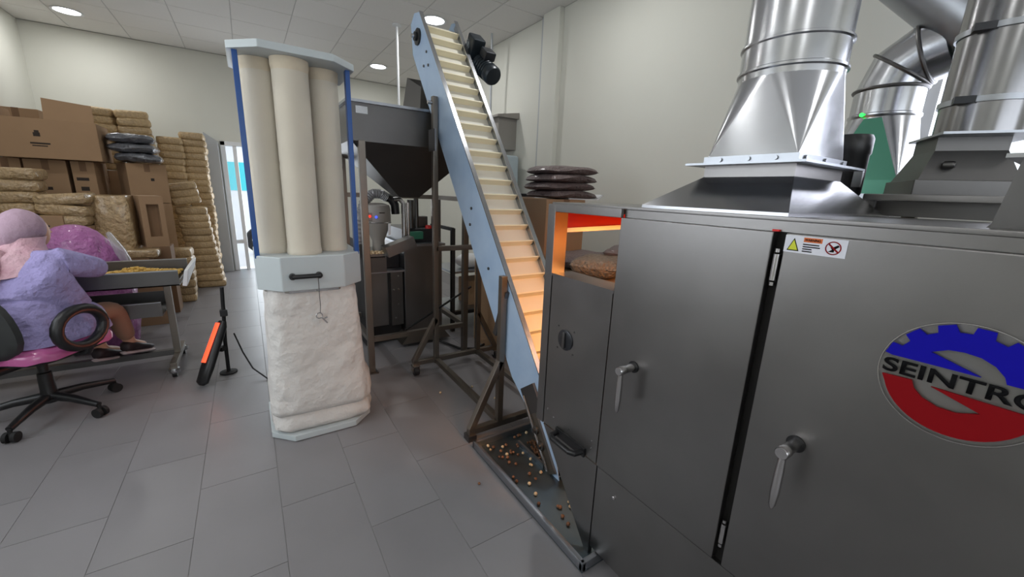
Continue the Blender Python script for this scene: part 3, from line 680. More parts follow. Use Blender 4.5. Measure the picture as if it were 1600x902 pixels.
# black bow handle
hy = DCY - DHY + .01
b = MB(); b.lathe([(.016, 0), (.016, .03)], 12, RX(90), (.155, hy, .918)); b.lathe([(.016, 0), (.016, .03)], 12, RX(90), (.275, hy, .918)); b.cyl((.150, hy - .03, .918), (.280, hy - .03, .918), .012, 12)
b.build('handle', 'black', cb, bevel=.003)
b = MB(); b.tube([(.268, hy - .035, .905), (.270, hy - .012, .83), (.272, hy + .0, .75), (.268, hy - .005, .715)], .0018, 6); b.build('key_cord', 'steel_dark', cb)
b = MB(); b.torus((.262, hy - .012, .70), .015, .003, 16, 6, RX(90)); b.tube([(.272, hy - .012, .69), (.298, hy - .012, .655)], .004, 6); b.tube([(.286, hy - .012, .681), (.300, hy - .012, .688)], .004, 6); b.build('clip', 'steel_bright', cb)
# filter tubes
FT = [(.232, 2.330, .079), (.105, 2.435, .076), (.385, 2.435, .076), (.105, 2.615, .076), (.245, 2.67, .076), (.385, 2.615, .076)]
for x, y, r in FT:
    prof = [(r * .97, 1.012), (r * 1.04, 1.02), (r * 1.03, 1.035), (r, 1.05), (r, 1.25), (r * 1.006, 1.45), (r * .985, 1.465), (r * 1.004, 1.48), (r * 1.0, 1.70), (r, 1.88)]
    ft = MB().lathe(prof, 36, loc=(x, y, 0), cap=False).build('filter_tube', 'filter_cloth', dc, smooth=60)
    MB().lathe([(r, 1.88), (r * 1.02, 1.895), (r * 1.05, 1.905), (r * 1.05, 1.934)], 36, loc=(x, y, 0), cap=False).build('cuff', 'filter_stain', ft)
for x in (DCX - DHX + .022, DCX + DHX - .030):
    for y in (DCY - DHY + .125, DCY + DHY - .125):
        MB().box(x - .008, x + .014, y - .02, y + .02, 1.0, 1.94).build('post', 'blue_paint', dc, bevel=.002)
# sack: rounded rectangular column sagging over the base
rng = random.Random(11); rings = []; N = 72
prof = [(.842, .212, .232), (.815, .222, .242), (.78, .226, .246), (.74, .230, .249), (.68, .231, .251), (.62, .234, .254), (.55, .236, .256), (.48, .239, .259), (.41, .242, .262), (.34, .246, .266), (.28, .251, .270), (.235, .257, .275), (.195, .262, .279), (.172, .259, .276), (.158, .246, .262), (.147, .236, .250), (.135, .240, .254), (.115, .252, .267), (.085, .258, .272), (.058, .253, .268), (.037, .235, .250)]
for z, hx, hyy in prof:
    ring = []
    for i in range(N):
        a = 2 * PI * i / N; c_, s_ = math.cos(a), math.sin(a); e = .38
        x = hx * math.copysign(abs(c_) ** e, c_); y = hyy * math.copysign(abs(s_) ** e, s_)
        wv = 1 + .012 * math.sin(5 * a + z * 9) + .008 * math.sin(11 * a - z * 23) + .006 * math.sin(13 * a + z * 61)
        dz = (.022 * math.sin(a + .6) + .010 * math.sin(3 * a + 1)) * (1 if .06 < z < .3 else 0)
        ring.append((DCX + .004 + x * wv + .018 * (z < .3) * (1 if c_ > 0 else 0), DCY + y * wv, z + dz))
    rings.append(ring)
MB().loft(rings).build('dust_sack', 'sack_cloth', dc, smooth=60)
cbl = MB().tube([(-.17, 3.36, .30), (-.13, 3.32, .16), (-.08, 3.25, .05), (0.0, 3.12, .008), (.08, 2.95, .006), (.14, 2.85, .006)], .005, 6).build('heater_cable', 'black_matte')
tag(cbl, 'thin black cable trailing from the heater towards the dust collector', 'cable')

# ------------------------------------------------------------------ infrared heater
ht_ = thing('infrared_heater', 'black floor heater with glowing orange element and upright pole', 'heater', (-.29, 3.30, 0))
bx = Vector((-.372, 3.20, .03)); tx = Vector((-.225, 3.36, .40)); ax = (tx - bx).normalized()
sidev = Vector((-.80, -.42, .45)); sidev = (sidev - ax * sidev.dot(ax)).normalized(); wv = ax.cross(sidev)
b = MB()
def hring(p, w, dpt): return [p + wv * (w * math.cos(2 * PI * i / 16)) + sidev * (dpt * math.sin(2 * PI * i / 16)) for i in range(16)]
b.loft([hring(bx - ax * .02, .02, .012), hring(bx, .05, .030), hring(bx + ax * .10, .055, .034), hring(tx - ax * .04, .050, .030), hring(tx, .03, .02)])
hb_ = b.build('casing', 'black', ht_, smooth=50)
b = MB(); c0, c1 = bx + ax * .13 + sidev * .034, tx - ax * .02 + sidev * .028
b.loft([[p + wv * .026, p + wv * .014 + sidev * .007, p - wv * .014 + sidev * .007, p - wv * .026] for p in (c0, c1)]); b.build('heating_element', 'glow_orange', hb_)
MB().tube([(-.232, 3.375, .0), (-.228, 3.372, .25), (-.215, 3.37, .45), (-.205, 3.37, .645)], .012, 10).build('pole', 'black_matte', ht_)
MB().cbox((-.213, 3.37, .46), (.045, .045, .05)).build('joint', 'black', ht_, bevel=.006)
MB().bar((-.26, 3.33, .20), (-.228, 3.372, .20), .03).build('arm', 'black_matte', ht_)
MB().lathe([(.055, 0), (.055, .008), (.015, .014)], 16, loc=(-.232, 3.375, 0)).build('foot', 'black_matte', ht_)
gl = area_light('heater_glow', tuple((c0 + c1) / 2 + sidev * .02), tuple(sidev + Vector((0, 0, -.3))), .04, .24, 0.6, (1.0, .28, .16)); gl.parent = ht_; gl.matrix_parent_inverse = WM[ht_].inverted()

# ------------------------------------------------------------------ hopper on its stand
hs = thing('feed_bin', 'dark steel funnel bin on a tall square tube stand below the conveyor head', 'hopper', (1.08, 3.2, 0))
HX0, HX1, HY0, HY1 = .605, 1.52, 2.87, 3.56
b = MB(); rb = lambda e, z: [(HX0 + e, HY0 + e, z), (HX1 - e, HY0 + e, z), (HX1 - e, HY1 - e, z), (HX0 + e, HY1 - e, z)]
b.loft([rb(0, 1.90), rb(0, 1.66), [(1.0, 3.14, 1.30), (1.16, 3.14, 1.30), (1.16, 3.28, 1.30), (1.0, 3.28, 1.30)], [(1.004, 3.144, 1.302), (1.156, 3.144, 1.302), (1.156, 3.276, 1.302), (1.004, 3.276, 1.302)], rb(.004, 1.662), rb(.004, 1.90)], cap=False)
b.build('bin', 'steel_dark', hs, smooth=20)
b = MB(); b.box(HX0 - .02, HX1 + .02, HY0 - .02, HY0 + .004, 1.895, 1.912); b.box(HX0 - .02, HX1 + .02, HY1 - .004, HY1 + .02, 1.895, 1.912); b.box(HX0 - .02, HX0 + .004, HY0, HY1, 1.895, 1.912); b.box(HX1 - .004, HX1 + .02, HY0, HY1, 1.895, 1.912)
b.build('rim', 'galv_dull', hs)
MB().box(.645, .72, HY0 - .003, HY0, 1.83, 1.875).build('name_plate', 'galv', hs)
for x, y in ((.672, HY0 + .01), (1.45, HY0 + .02), (.672, HY1 - .02), (1.45, HY1 - .02)):
    p = MB().box(x - .022, x + .022, y - .022, y + .022, .008, 1.665 if x < 1 else 1.60).build('post', 'steel_frame', hs, bevel=.003)
    MB().box(x - .04, x + .04, y - .04, y + .04, 0, .008).build('foot_plate', 'steel_dark', p)
for (x0, y0, x1, y1) in ((.672, HY0 + .01, 1.45, HY0 + .02), (.672, HY1 - .02, 1.45, HY1 - .02), (.672, HY0, .672, HY1), (1.45, HY0, 1.45, HY1)):
    MB().bar((x0, y0, .265), (x1, y1, .265), .036).build('lower_rail', 'steel_frame', hs)
MB().bar((.672, HY1 - .02, 1.30), (1.45, HY1 - .02, 1.30), .036).build('upper_rail', 'steel_frame', hs)
MB().bar((1.45, HY0, 1.30), (1.45, HY1, 1.30), .036).build('upper_rail', 'steel_frame', hs)

# machine below the hopper
mc_ = thing('dosing_machine', 'grey steel dosing machine with small funnel and hoses under the funnel bin', 'machine', (1.1, 3.7, 0))
MB().box(1.10, 1.45, 3.36, 3.95, .11, .88).build('main_cabinet', 'steel', mc_, bevel=.004)
MB().box(1.09, 1.47, 3.33, 3.95, .88, .90).build('cabinet_top', 'galv_dull', mc_)
MB().box(1.12, 1.44, 3.46, 3.95, .90, 1.02).build('console', 'charcoal_metal', mc_, bevel=.008)
MB().prism([(1.02, .03), (1.48, .03), (1.42, .11), (1.08, .11)], 1, 3.24, 3.95).build('base_channel', 'steel_frame', mc_)
MB().box(.80, 1.09, 3.42, 4.0, .17, .66).build('side_cabinet', 'steel', mc_, bevel=.004)
MB().box(.985, 1.09, 3.39, 3.42, .17, .66).build('door_strip', 'steel_dark', mc_)
MB().box(.965, .985, 3.40, 3.42, .17, .66).build('dark_gap', 'dark_gap', mc_)
MB().box(.78, 1.10, 3.36, 4.0, .66, .675).build('shelf', 'galv_dull', mc_)
MB().box(.81, 1.08, 3.44, 3.98, .02, .17).build('plinth', 'black_matte', mc_)
MB().box(.755, .79, 3.38, 4.0, .02, .9).build('cable_duct', 'black_matte', mc_)
MB().box(.78, 1.10, 3.50, 4.0, .675, .80).build('drive_housing', 'charcoal_metal', mc_, bevel=.006)
for x, z in ((1.05, .62), (1.01, .50), (1.05, .50), (1.05, .36), (1.02, .24)): MB().lathe([(.008, 0), (.008, .006)], 8, RX(90), (x, 3.39, z)).build('screw', 'steel_bright', mc_)
# vacuum funnel
VX, VY = .905, 3.44
b = MB(); b.lathe([(.048, .80), (.050, .93), (.058, .95), (.100, 1.06), (.108, 1.08), (.108, 1.19), (.098, 1.225), (.05, 1.24)], 32, loc=(VX, VY, 0)); vf = b.build('vacuum_funnel', 'grey_box', mc_)
MB().box(VX - .012, VX + .033, VY - .1095, VY - .100, 1.162, 1.170).build('print_mark', 'print_ink', vf)
MB().torus((VX, VY, 1.085), .109, .005, 28, 6).build('clamp_band', 'steel_bright', vf)
MB().box(.965, .985, 3.34, 3.345, .985, 1.08, ).build('paper_tag', 'white_plastic', vf)
MB().lathe([(.009, 0), (.009, .008)], 10, RX(90), (.822, 3.352, 1.137)).build('red_led', 'led_red', mc_)
MB().lathe([(.009, 0), (.009, .008)], 10, RX(90), (.868, 3.338, 1.132)).build('blue_led', 'led_blue', mc_)
MB().box(.805, .84, 3.352, 3.44, 1.10, 1.165).build('sensor_box', 'grey_box', mc_, bevel=.004)
# ribbed hose arch
key = [Vector(p) for p in ((.765, 3.52, .78), (.760, 3.50, .95), (.775, 3.49, 1.12), (.815, 3.48, 1.25), (.88, 3.47, 1.315), (.945, 3.46, 1.315), (1.0, 3.46, 1.285))]
hz = []; rr = []
for k in range(len(key) - 1):
    for q in range(10):
        hz.append(key[k].lerp(key[k + 1], q / 10)); rr.append(.042 if q % 2 else .035)
MB().tube(hz, rr, 14).build('ribbed_hose', 'hose', mc_)
MB().tube([(.99, 3.46, 1.29), (1.03, 3.46, 1.275), (1.06, 3.46, 1.23), (1.065, 3.46, 1.15)], .036, 14).build('hose_elbow', 'black', mc_)
MB().tube([(1.04, 3.42, 1.27), (1.09, 3.42, 1.28), (1.125, 3.42, 1.24), (1.125, 3.42, .90)], .022, 12).build('bent_pipe', 'steel_bright', mc_)
MB().cyl((1.165, 3.43, .90), (1.165, 3.43, 1.25), .014, 12).build('pipe', 'steel_bright', mc_)
MB().cyl((1.23, 3.55, 1.02), (1.23, 3.55, 1.27), .03, 12).build('pipe', 'steel_dark', mc_)
MB().cyl((1.30, 3.6, 1.02), (1.30, 3.6, 1.30), .022, 12).build('pipe', 'steel_dark', mc_)
MB().box(1.20, 1.42, 3.62, 3.70, 1.02, 1.12).build('valve_block', 'steel_dark', mc_, bevel=.006)
# tilted outlet box
MB().cbox((1.035, 3.29, .895), (.25, .13, .085), RY(-20)).build('outlet_chute', 'steel', mc_)
b = MB(); b.box(.80, .93, 3.33, 3.42, .80, .808); b.box(.80, .93, 3.33, 3.336, .80, .83); b.build('sample_tray', 'steel_bright', mc_)
for k in range(14): MB().ball((.815 + (k % 5) * .025, 3.35 + (k // 5) * .025, .826 + .012 * (k % 2)), .016, 8, 6).build('nut_sample', 'nut_pale', mc_)
MB().box(.80, .94, 3.34, 3.42, .675, .80).build('tray_stand', 'steel_dark', mc_)
MB().lathe([(.03, 0), (.03, .02), (.022, .03)], 20, loc=(1.37, 3.48, 1.02)).build('stop_button', 'red_plastic', mc_)
MB().box(1.17, 1.30, 3.42, 3.458, .93, 1.0).build('green_cloth', 'green_reflection_and_cloth', mc_, bevel=.008)
MB().box(1.47, 1.50, 3.5, 3.6, .05, 1.3).build('side_post', 'steel_dark', mc_)
MB().bar((1.02, 3.14, .20), (1.62, 3.10, .53), .014).build('spray_lance', 'black_matte', mc_)
hz = thing('floor_hose', 'thin black hose lying on the floor behind the conveyor stand', 'hose', (1.5, 3.0, 0))
MB().tube([(1.36, 3.2, .02), (1.45, 2.98, .012), (1.58, 2.9, .012), (1.72, 2.98, .012), (1.9, 3.2, .012)], .011, 8).build('tube', 'black_matte', hz)

# small black framed side bench with a bag and a carton
sb = thing('side_bench', 'small black framed bench beside the dosing machine', 'bench', (1.95, 3.75, 0))
BX0, BX1, BY0, BY1 = 1.60, 2.30, 3.45, 3.95
for x in (BX0, BX1):
    for y in (BY0, BY1): MB().box(x - .018, x + .018, y - .018, y + .018, 0, 1.02 if x == BX0 else .74).build('leg', 'black_matte', sb)
MB().box(BX0, BX1, BY0, BY1, .58, .60).build('top', 'galv_dull', sb)
b = MB(); b.bar((BX0, BY0, .18), (BX1, BY0, .18), .03); b.bar((BX0, BY0, 1.01), (BX0, BY1, 1.01), .03); b.bar((BX0, BY1, .18), (BX1, BY1, .18), .03); b.build('rails', 'black_matte', sb)
MB().box(BX0, BX1, BY0, BY1, .195, .21).build('lower_shelf', 'galv_dull', sb)
b = MB(); b.ball((1.86, 3.62, .672), (.15, .11, .075), 20, 10); tag(b.build('plastic_bag', 'white_plastic', smooth=60), 'white plastic bag on the black bench behind the conveyor', 'bag')
bc = MB().box(1.83, 2.05, 3.55, 3.80, .212, .47).build('carton', 'card', bevel=.004); tag(bc, 'small brown carton on the lower shelf of the black bench', 'carton')
MB().box(1.9, 1.93, 3.548, 3.55, .33, .40).build('print_mark', 'print_ink', bc)

# ------------------------------------------------------------------ right wall: control box, cabinet, cartons and bags
cbx = thing('control_box', 'grey metal box with sloping lid high on the right wall', 'control box', (2.6, 4.35, 1.86))
MB().box(2.50, X1, 4.17, 4.60, 1.86, 2.20).build('body', 'grey_box', cbx, bevel=.004)
MB().prism([(2.46, 2.20), (X1, 2.20), (X1, 2.27), (2.46, 2.225)], 1, 4.12, 4.64).build('lid', 'grey_box', cbx, bevel=.003)
MB().tube([(2.55, 4.45, 2.23), (2.55, 4.45, 2.6), (2.54, 4.43, 2.9), (2.53, 4.42, ZC)], .013, 10).build('cable_pipe', 'grey_panel', cbx)
pc = thing('ceiling_pipe', 'thin white pipe dropping from the ceiling behind the funnel bin', 'pipe', (1.58, 4.88, 1.3))
MB().cyl((1.58, 4.88, 1.25), (1.58, 4.88, ZC), .014, 10).build('tube', 'white_paint', pc); MB().lathe([(.05, 0), (.05, -.01), (.02, -.02)], 20, loc=(1.58, 4.88, ZC)).build('ceiling_rose', 'white_paint', pc)
fc = thing('tall_cabinet', 'pale blue grey cabinet with rounded corners against the right wall', 'cabinet', (2.5, 4.1, 0))
MB().box(2.36, 2.68, 3.98, 4.36, .02, 1.78).build('body', 'cabinet_blue', fc, bevel=.03); MB().box(2.38, 2.66, 4.0, 4.34, 0, .03).build('plinth', 'black_matte', fc)
MB().box(2.345, 2.36, 3.99, 4.35, .05, 1.75).build('door', 'cabinet_blue', fc, bevel=.005)

def carton(cx, cy, z0, w, d, h, rz, label, group=None, tape=True, openf=None, mk=None):
    t = thing('carton', label, 'carton', (cx, cy, z0), group, rz)
    R = RZ(rz); L = (cx, cy, z0)
    if openf is None:
        MB().box(-w / 2, w / 2, -d / 2, d / 2, 0, h, R, L).build('box', 'card', t, bevel=.004)
        if tape: MB().box(-.025, .025, -d / 2 - .001, d / 2 + .001, h * .8, h + .001, R, L).build('tape', 'card_dark', t)
    else:
        b = MB(); e = .004
        b.box(-w / 2, w / 2, -d / 2, d / 2, 0, e, R, L); b.box(-w / 2, w / 2, -d / 2, -d / 2 + e, 0, h, R, L); b.box(-w / 2, w / 2, d / 2 - e, d / 2, 0, h, R, L); b.box(-w / 2, -w / 2 + e, -d / 2, d / 2, 0, h, R, L); b.box(w / 2 - e, w / 2, -d / 2, d / 2, 0, h, R, L)
        b.build('box', 'card', t)
        for (pl, ax_, a0, a1) in openf: MB().prism(pl, ax_, a0, a1, R, L).build('flap', 'card', t)
    if mk:
        for q in mk: MB().box(q[0], q[1], -d / 2 - .0015, -d / 2, q[2], q[3], R, L).build('print_mark', 'print_ink', t)
    return t
carton(1.90, 2.44, 0.0, .36, .48, .45, 0, 'brown carton on the floor under the stack of dark bags')
carton(1.90, 2.44, .452, .36, .48, .44, 0, 'brown carton in the middle under the stack of dark bags')
carton(1.90, 2.44, .894, .36, .48, .44, 0, 'brown carton directly under the stack of dark bags by the wall')
carton(1.84, 2.95, 0.0, .30, .44, .62, 0, 'lower brown carton right of the conveyor by the wall')
carton(1.84, 2.95, .622, .30, .44, .56, 0, 'upper brown carton right of the conveyor by the wall', mk=((-.05, .03, .2, .26),))
carton(2.0, 1.80, 0.0, .60, .60, .44, 0, 'lower carton behind the oven window under loose nut bags')
carton(2.0, 1.80, .442, .60, .60, .44, 0, 'upper carton behind the oven window under loose nut bags')

def bag_mesh(name, w, d, h, mname, seed, flat=.5):
    r = random.Random(seed); n, m = 28, 18; top = []; bot = []
    ph = [r.uniform(0, 6) for _ in range(6)]
    b = MB(); vs = []
    def P(i, j, sgn):
        u = -1 + 2 * i / n; v = -1 + 2 * j / m
        f = max(0, (1 - abs(u) ** 5)) ** .42 * max(0, (1 - abs(v) ** 5)) ** .42
        hh = h / 2 * f * (1 + .10 * math.sin(5 * u + ph[0]) * math.sin(4 * v + ph[1]) + .05 * math.sin(11 * u + ph[2] + 7 * v)) * (1 if sgn > 0 else .85)
        pinch = 1 - .04 * (1 - f); return (w / 2 * u * (1 - .05 * v * v), d / 2 * v * (1 - .05 * u * u), sgn * hh + .012 * math.sin(3 * u + ph[3]) * (1 - f))
    for sgn in (1, -1):
        vs = [P(i, j, sgn) for j in range(m + 1) for i in range(n + 1)]
        b.add(vs, [(j * (n + 1) + i, j * (n + 1) + i + 1, (j + 1) * (n + 1) + i + 1, (j + 1) * (n + 1) + i) for j in range(m) for i in range(n)])
    o = b.build(name, mname, smooth=75); me = o.data; COL.objects.unlink(o); bpy.data.objects.remove(o); return me
bg1 = [bag_mesh('vacuum_bag', .45, .36, .064, 'brown_bag', s) for s in (1, 2)]
for k in range(4):
    mw = Matrix.Translation((1.97 + (.012, -.008, .0, .01)[k], 2.36 + .01 * (k % 2), 1.366 + k * .056)) @ Matrix.Rotation(math.radians((3, -4, 2, -6)[k]), 4, 'Z')
    tag(link('vacuum_bag', bg1[k % 2], mw=mw), 'dark brown vacuum bag, %s of the four stacked by the right wall' % ['lowest', 'second from the bottom', 'third from the bottom', 'topmost'][k], 'bag', 'dark bags stacked by the wall')
sh = MB().prism([(1.93, 1.336), (2.22, 1.336), (2.27, 1.372), (2.255, 1.376), (2.20, 1.343), (1.93, 1.343)], 1, 2.21, 2.42).build('plastic_sheet', 'white_plastic'); tag(sh, 'white plastic sheet edge sticking out under the dark bags', 'sheet')
for k in range(3):
    t = thing('dark_case', 'dark flat plastic case, %s of three on the carton right of the conveyor' % ['lowest', 'middle', 'topmost'][k], 'case', (1.84, 2.9, 1.183 + k * .062), 'dark cases beside the bags')
    x = 1.84 + .015 * k
    MB().box(x - .15, x + .15, 2.76, 3.04, 1.183 + k * .062, 1.240 + k * .062).build('shell', 'charcoal_metal', t, bevel=.008)
    MB().box(x - .153, x + .153, 2.756, 3.04, 1.208 + k * .062, 1.216 + k * .062).build('edge_band', 'steel_bright', t)
bgs = [(bag_mesh('vacuum_bag', .42, .32, .10, 'brown_bag', 5), (1.90, 2.0, .935), 12, 'brown vacuum bag lying flat, left one seen through the oven window'), (bag_mesh('vacuum_bag', .40, .32, .09, 'brown_bag', 6), (2.10, 1.76, .93), -20, 'brown vacuum bag at the right seen through the oven window'),
       (bag_mesh('nut_sack', .36, .30, .12, 'nut_bag', 8), (1.80, 1.72, .945), 25, 'clear bag of mixed nuts seen low in the oven window'), (bag_mesh('vacuum_bag', .36, .30, .07, 'brown_bag', 9), (2.08, 1.74, 1.01), 30, 'brown vacuum bag resting on another behind the clear nut bag')]
for me, loc, rz, lb in bgs: tag(link(me.name.split('.')[0], me, mw=Matrix.Translation(loc) @ Matrix.Rotation(math.radians(rz), 4, 'Z')), lb, 'bag', 'bags behind the oven window')

# ------------------------------------------------------------------ left corner: stacks of vacuum packed blocks
def block_mesh(name, w, d, h, mname, seed):
    r = random.Random(seed); b = MB(); n, m = 10, 8; q = 4; rings = []
    N = 40
    for k, (z, s) in enumerate(((0, .90), (.12, .975), (.3, 1.0), (.5, 1.01), (.7, 1.0), (.88, .975), (1, .90))):
        ring = []
        for i in range(N):
            a = 2 * PI * i / N; c_, s_ = math.cos(a), math.sin(a)
            x = w / 2 * math.copysign(abs(c_) ** .28, c_) * s; y = d / 2 * math.copysign(abs(s_) ** .28, s_) * s
            j = 1 + .018 * math.sin(7 * a + seed * 3 + z * 4) + r.uniform(-.008, .008)
            ring.append((x * j, y * j, z * h + r.uniform(-.002, .002)))
        rings.append(ring)
    b.loft(rings); o = b.build(name, mname, smooth=60); me = o.data; COL.objects.unlink(o); bpy.data.objects.remove(o); return me
BW, BD, BH = .265, .26, .086
blk = [block_mesh('nut_block', BW, BD, BH + .003, 'brick_pack', s) for s in (1, 2, 3)]
rs = random.Random(5)
def stack(desc, n, base, lean=(0, 0), jit=.008, rz=0, z0=0.0, tilt=0, sw=1.0, group=None):
    T = Matrix.Translation((base[0], base[1], z0)) @ Matrix.Rotation(math.radians(rz), 4, 'Z') @ Matrix.Rotation(math.radians(tilt), 4, 'Y')
    for k in range(n):
        mw = T @ Matrix.Translation((lean[0] * k + rs.uniform(-jit, jit), lean[1] * k + rs.uniform(-jit, jit), k * BH)) @ Matrix.Rotation(math.radians(rs.uniform(-3, 3)), 4, 'Z') @ Matrix.Diagonal((sw, 1, 1, 1))
        tag(link('nut_block', blk[k % 3], mw=mw), 'beige nut block, %s, %s' % (nth(k, n), desc), 'nut block', group or 'nut blocks, ' + desc)
stack('tall stack nearest the doorway', 23, (-.52, 7.15), (-.0002, 0))
stack('tall stack second from the doorway', 22, (-.80, 7.05), (.002, 0), rz=2)
stack('leaning stack in front of both tall stacks', 12, (-.50, 6.55), (-.0085, 0), sw=1.18)
stack('tilted trio on the leaning stack', 3, (-.64, 6.55), (.0, 0), z0=1.075, tilt=-9, rz=8, sw=1.1)
stack('low stack before the leaning stack', 7, (-.69, 5.83), (.002, 0), sw=.75)
stack('rear pile behind the grey bags', 8, (-1.02, 6.83), (.0, 0), z0=1.45, rz=12, jit=.015, tilt=-3, sw=1.15)
stack('rear pile behind the open carton', 8, (-1.35, 6.83), (.0, 0), z0=1.45, rz=-10, jit=.02, tilt=3)
carton(-1.0, 6.83, 0, .27, .46, .72, 0, 'lower carton hidden under the rear pile behind the grey bags'); carton(-1.0, 6.83, .722, .27, .46, .72, 0, 'upper carton hidden under the rear pile behind the grey bags')
carton(-1.34, 6.83, 0, .36, .46, .72, 0, 'lower carton hidden under the rear pile behind the open carton'); carton(-1.34, 6.83, .722, .36, .46, .72, 0, 'upper carton hidden under the rear pile behind the open carton')

# cartons in the corner
w, d, h = .68, .5, .36
carton(-1.53, 6.05, 1.515, w, d, h, 2, 'large open printed carton with raised flaps on top of the pile', openf=[
    ([(-.01, h), (.33, h), (.33, h + .16), (.0, h + .19)], 1, -d / 2, -d / 2 + .004), ([(-d / 2, h), (d / 2, h), (d / 2 - .05, h + .10), (-d / 2 + .04, h + .10)], 0, -w / 2, -w / 2 + .004)],
    mk=((-.10, -.055, .20, .235), (-.09, -.06, .235, .255), (-.13, .0, .13, .145), (-.12, -.02, .11, .12)))
carton(-1.86, 6.46, 1.51, .32, .24, .50, 0, 'partly hidden carton in the corner with a raised flap')
carton(-1.62, 6.14, 1.02, .29, .46, .49, 0, 'printed carton under the large open carton, left one', mk=((-.08, .02, .20, .23), (-.06, .0, .10, .14)))
carton(-1.36, 6.14, 1.02, .17, .46, .49, 0, 'narrow printed carton under the right end of the open carton', mk=((-.06, .03, .30, .33), (-.04, .02, .20, .24)))
carton(-1.88, 6.14, 1.02, .2, .46, .49, 0, 'carton under the large open carton, against the left wall')
carton(-1.60, 6.14, .51, .80, .46, .505, 0, 'wide carton in the middle layer of the corner pile'); carton(-1.60, 6.14, 0, .80, .46, .505, 0, 'wide carton at the bottom of the corner pile')
carton(-.955, 6.20, 1.10, .34, .36, .42, 22, 'printed carton under the grey plastic bags', mk=((.02, .05, .24, .27),))
carton(-.955, 6.20, .55, .34, .36, .545, 22, 'carton in the middle of the column under the grey bags'); carton(-.955, 6.20, 0, .34, .36, .545, 22, 'carton on the floor in the column under the grey bags')
gb = [bag_mesh('plastic_bag', .40, .34, .105, 'grey_bag', s) for s in (21, 22, 23)]
for k in range(3):
    tag(link('plastic_bag', gb[k], mw=Matrix.Translation((-.97 + (.03, .0, -.015)[k], 6.10, 1.576 + k * .098)) @ Matrix.Rotation(math.radians((4, -3, 8)[k]), 4, 'Z')), 'shiny dark grey plastic bag, %s of three on the corner carton' % ['lowest', 'middle', 'topmost'][k], 'bag', 'grey plastic bags on the carton')
MB().box(-1.10, -1.06, 5.985, 5.99, 1.50, 1.53)
# front row of the corner pile, behind the sorting table
carton(-1.60, 5.30, 0, .5, .5, .50, 0, 'lower carton of the front row near the left wall'); carton(-1.60, 5.30, .502, .5, .5, .52, 0, 'upper carton of the front row near the left wall')
carton(-1.08, 5.32, 0, .48, .48, .62, 0, 'carton behind the sorting table under the wrapped block')
wl = [block_mesh('wrapped_pack', .34, .30, .095, 'wrapped', s) for s in (31, 32)]
for k in range(4):
    tag(link('wrapped_pack', wl[k % 2], mw=Matrix.Translation((-1.68 + .01 * k, 5.30, 1.026 + k * .097)) @ Matrix.Rotation(math.radians(rs.uniform(-6, 6)), 4, 'Z')), 'film wrapped nut pack, %s, pile at the left edge' % nth(k, 4), 'nut pack', 'film wrapped packs at the left edge')
for k in range(3):
    tag(link('wrapped_pack', wl[k % 2], mw=Matrix.Translation((-1.37 + .015 * k, 5.22, .93 + k * .092)) @ Matrix.Rotation(math.radians(rs.uniform(-9, 9)), 4, 'Z') @ Matrix.Rotation(math.radians((0, 6, -5)[k]), 4, 'Y')), 'crumpled wrapped nut pack, %s, behind the seated person' % nth(k, 3), 'nut pack', 'crumpled packs behind the person')
carton(-1.265, 5.24, .622, .13, .3, .306, 0, 'small carton under the crumpled packs behind the seated person')
big = block_mesh('wrapped_pack', .27, .34, .50, 'wrapped', 41)
tag(link('wrapped_pack', big, mw=Matrix.Translation((-1.075, 5.38, .622)) @ Matrix.Diagonal((1, 1, 1.15, 1))), 'large shrink wrapped upright block of nuts beside the open tray carton', 'nut pack')
for k in range(2):
    tag(link('wrapped_pack', wl[k], mw=Matrix.Translation((-.92, 5.16, .622 + k * .0) ) @ Matrix.Diagonal((.8 if k else .9, .6, .8, 1))) if k == 0 else link('wrapped_pack', wl[k], mw=Matrix.Translation((-.88, 4.97, .502)) @ Matrix.Diagonal((.7, .5, .8, 1))), 'small wrapped nut pack, %s of two in front of the open tray carton' % ('rear' if k == 0 else 'front'), 'nut pack', 'small packs in front of the tray carton')
carton(-.88, 4.97, 0, .28, .18, .50, 0, 'narrow carton standing right of the carton under the wrapped block')
tc_ = thing('tray_carton', 'open cardboard tray standing on edge with its hollow facing the room', 'carton', (-.85, 5.3, .70), None, 20)
R = RZ(20); L = (-.81, 5.36, .70)
b = MB(); b.box(-.09, .09, .02, .2, 0, .5, R, L); b.build('back', 'card', tc_)
b = MB(); b.box(-.09, -.045, -.06, .02, 0, .5, R, L); b.box(.05, .09, -.06, .02, 0, .5, R, L); b.box(-.045, .05, -.06, .02, 0, .10, R, L); b.box(-.045, .05, -.06, .02, .42, .5, R, L); b.build('rim', 'card', tc_)
MB().box(-.838, -.70, 5.28, 5.52, 0, .70).build('support_block', 'card_dark', tc_)

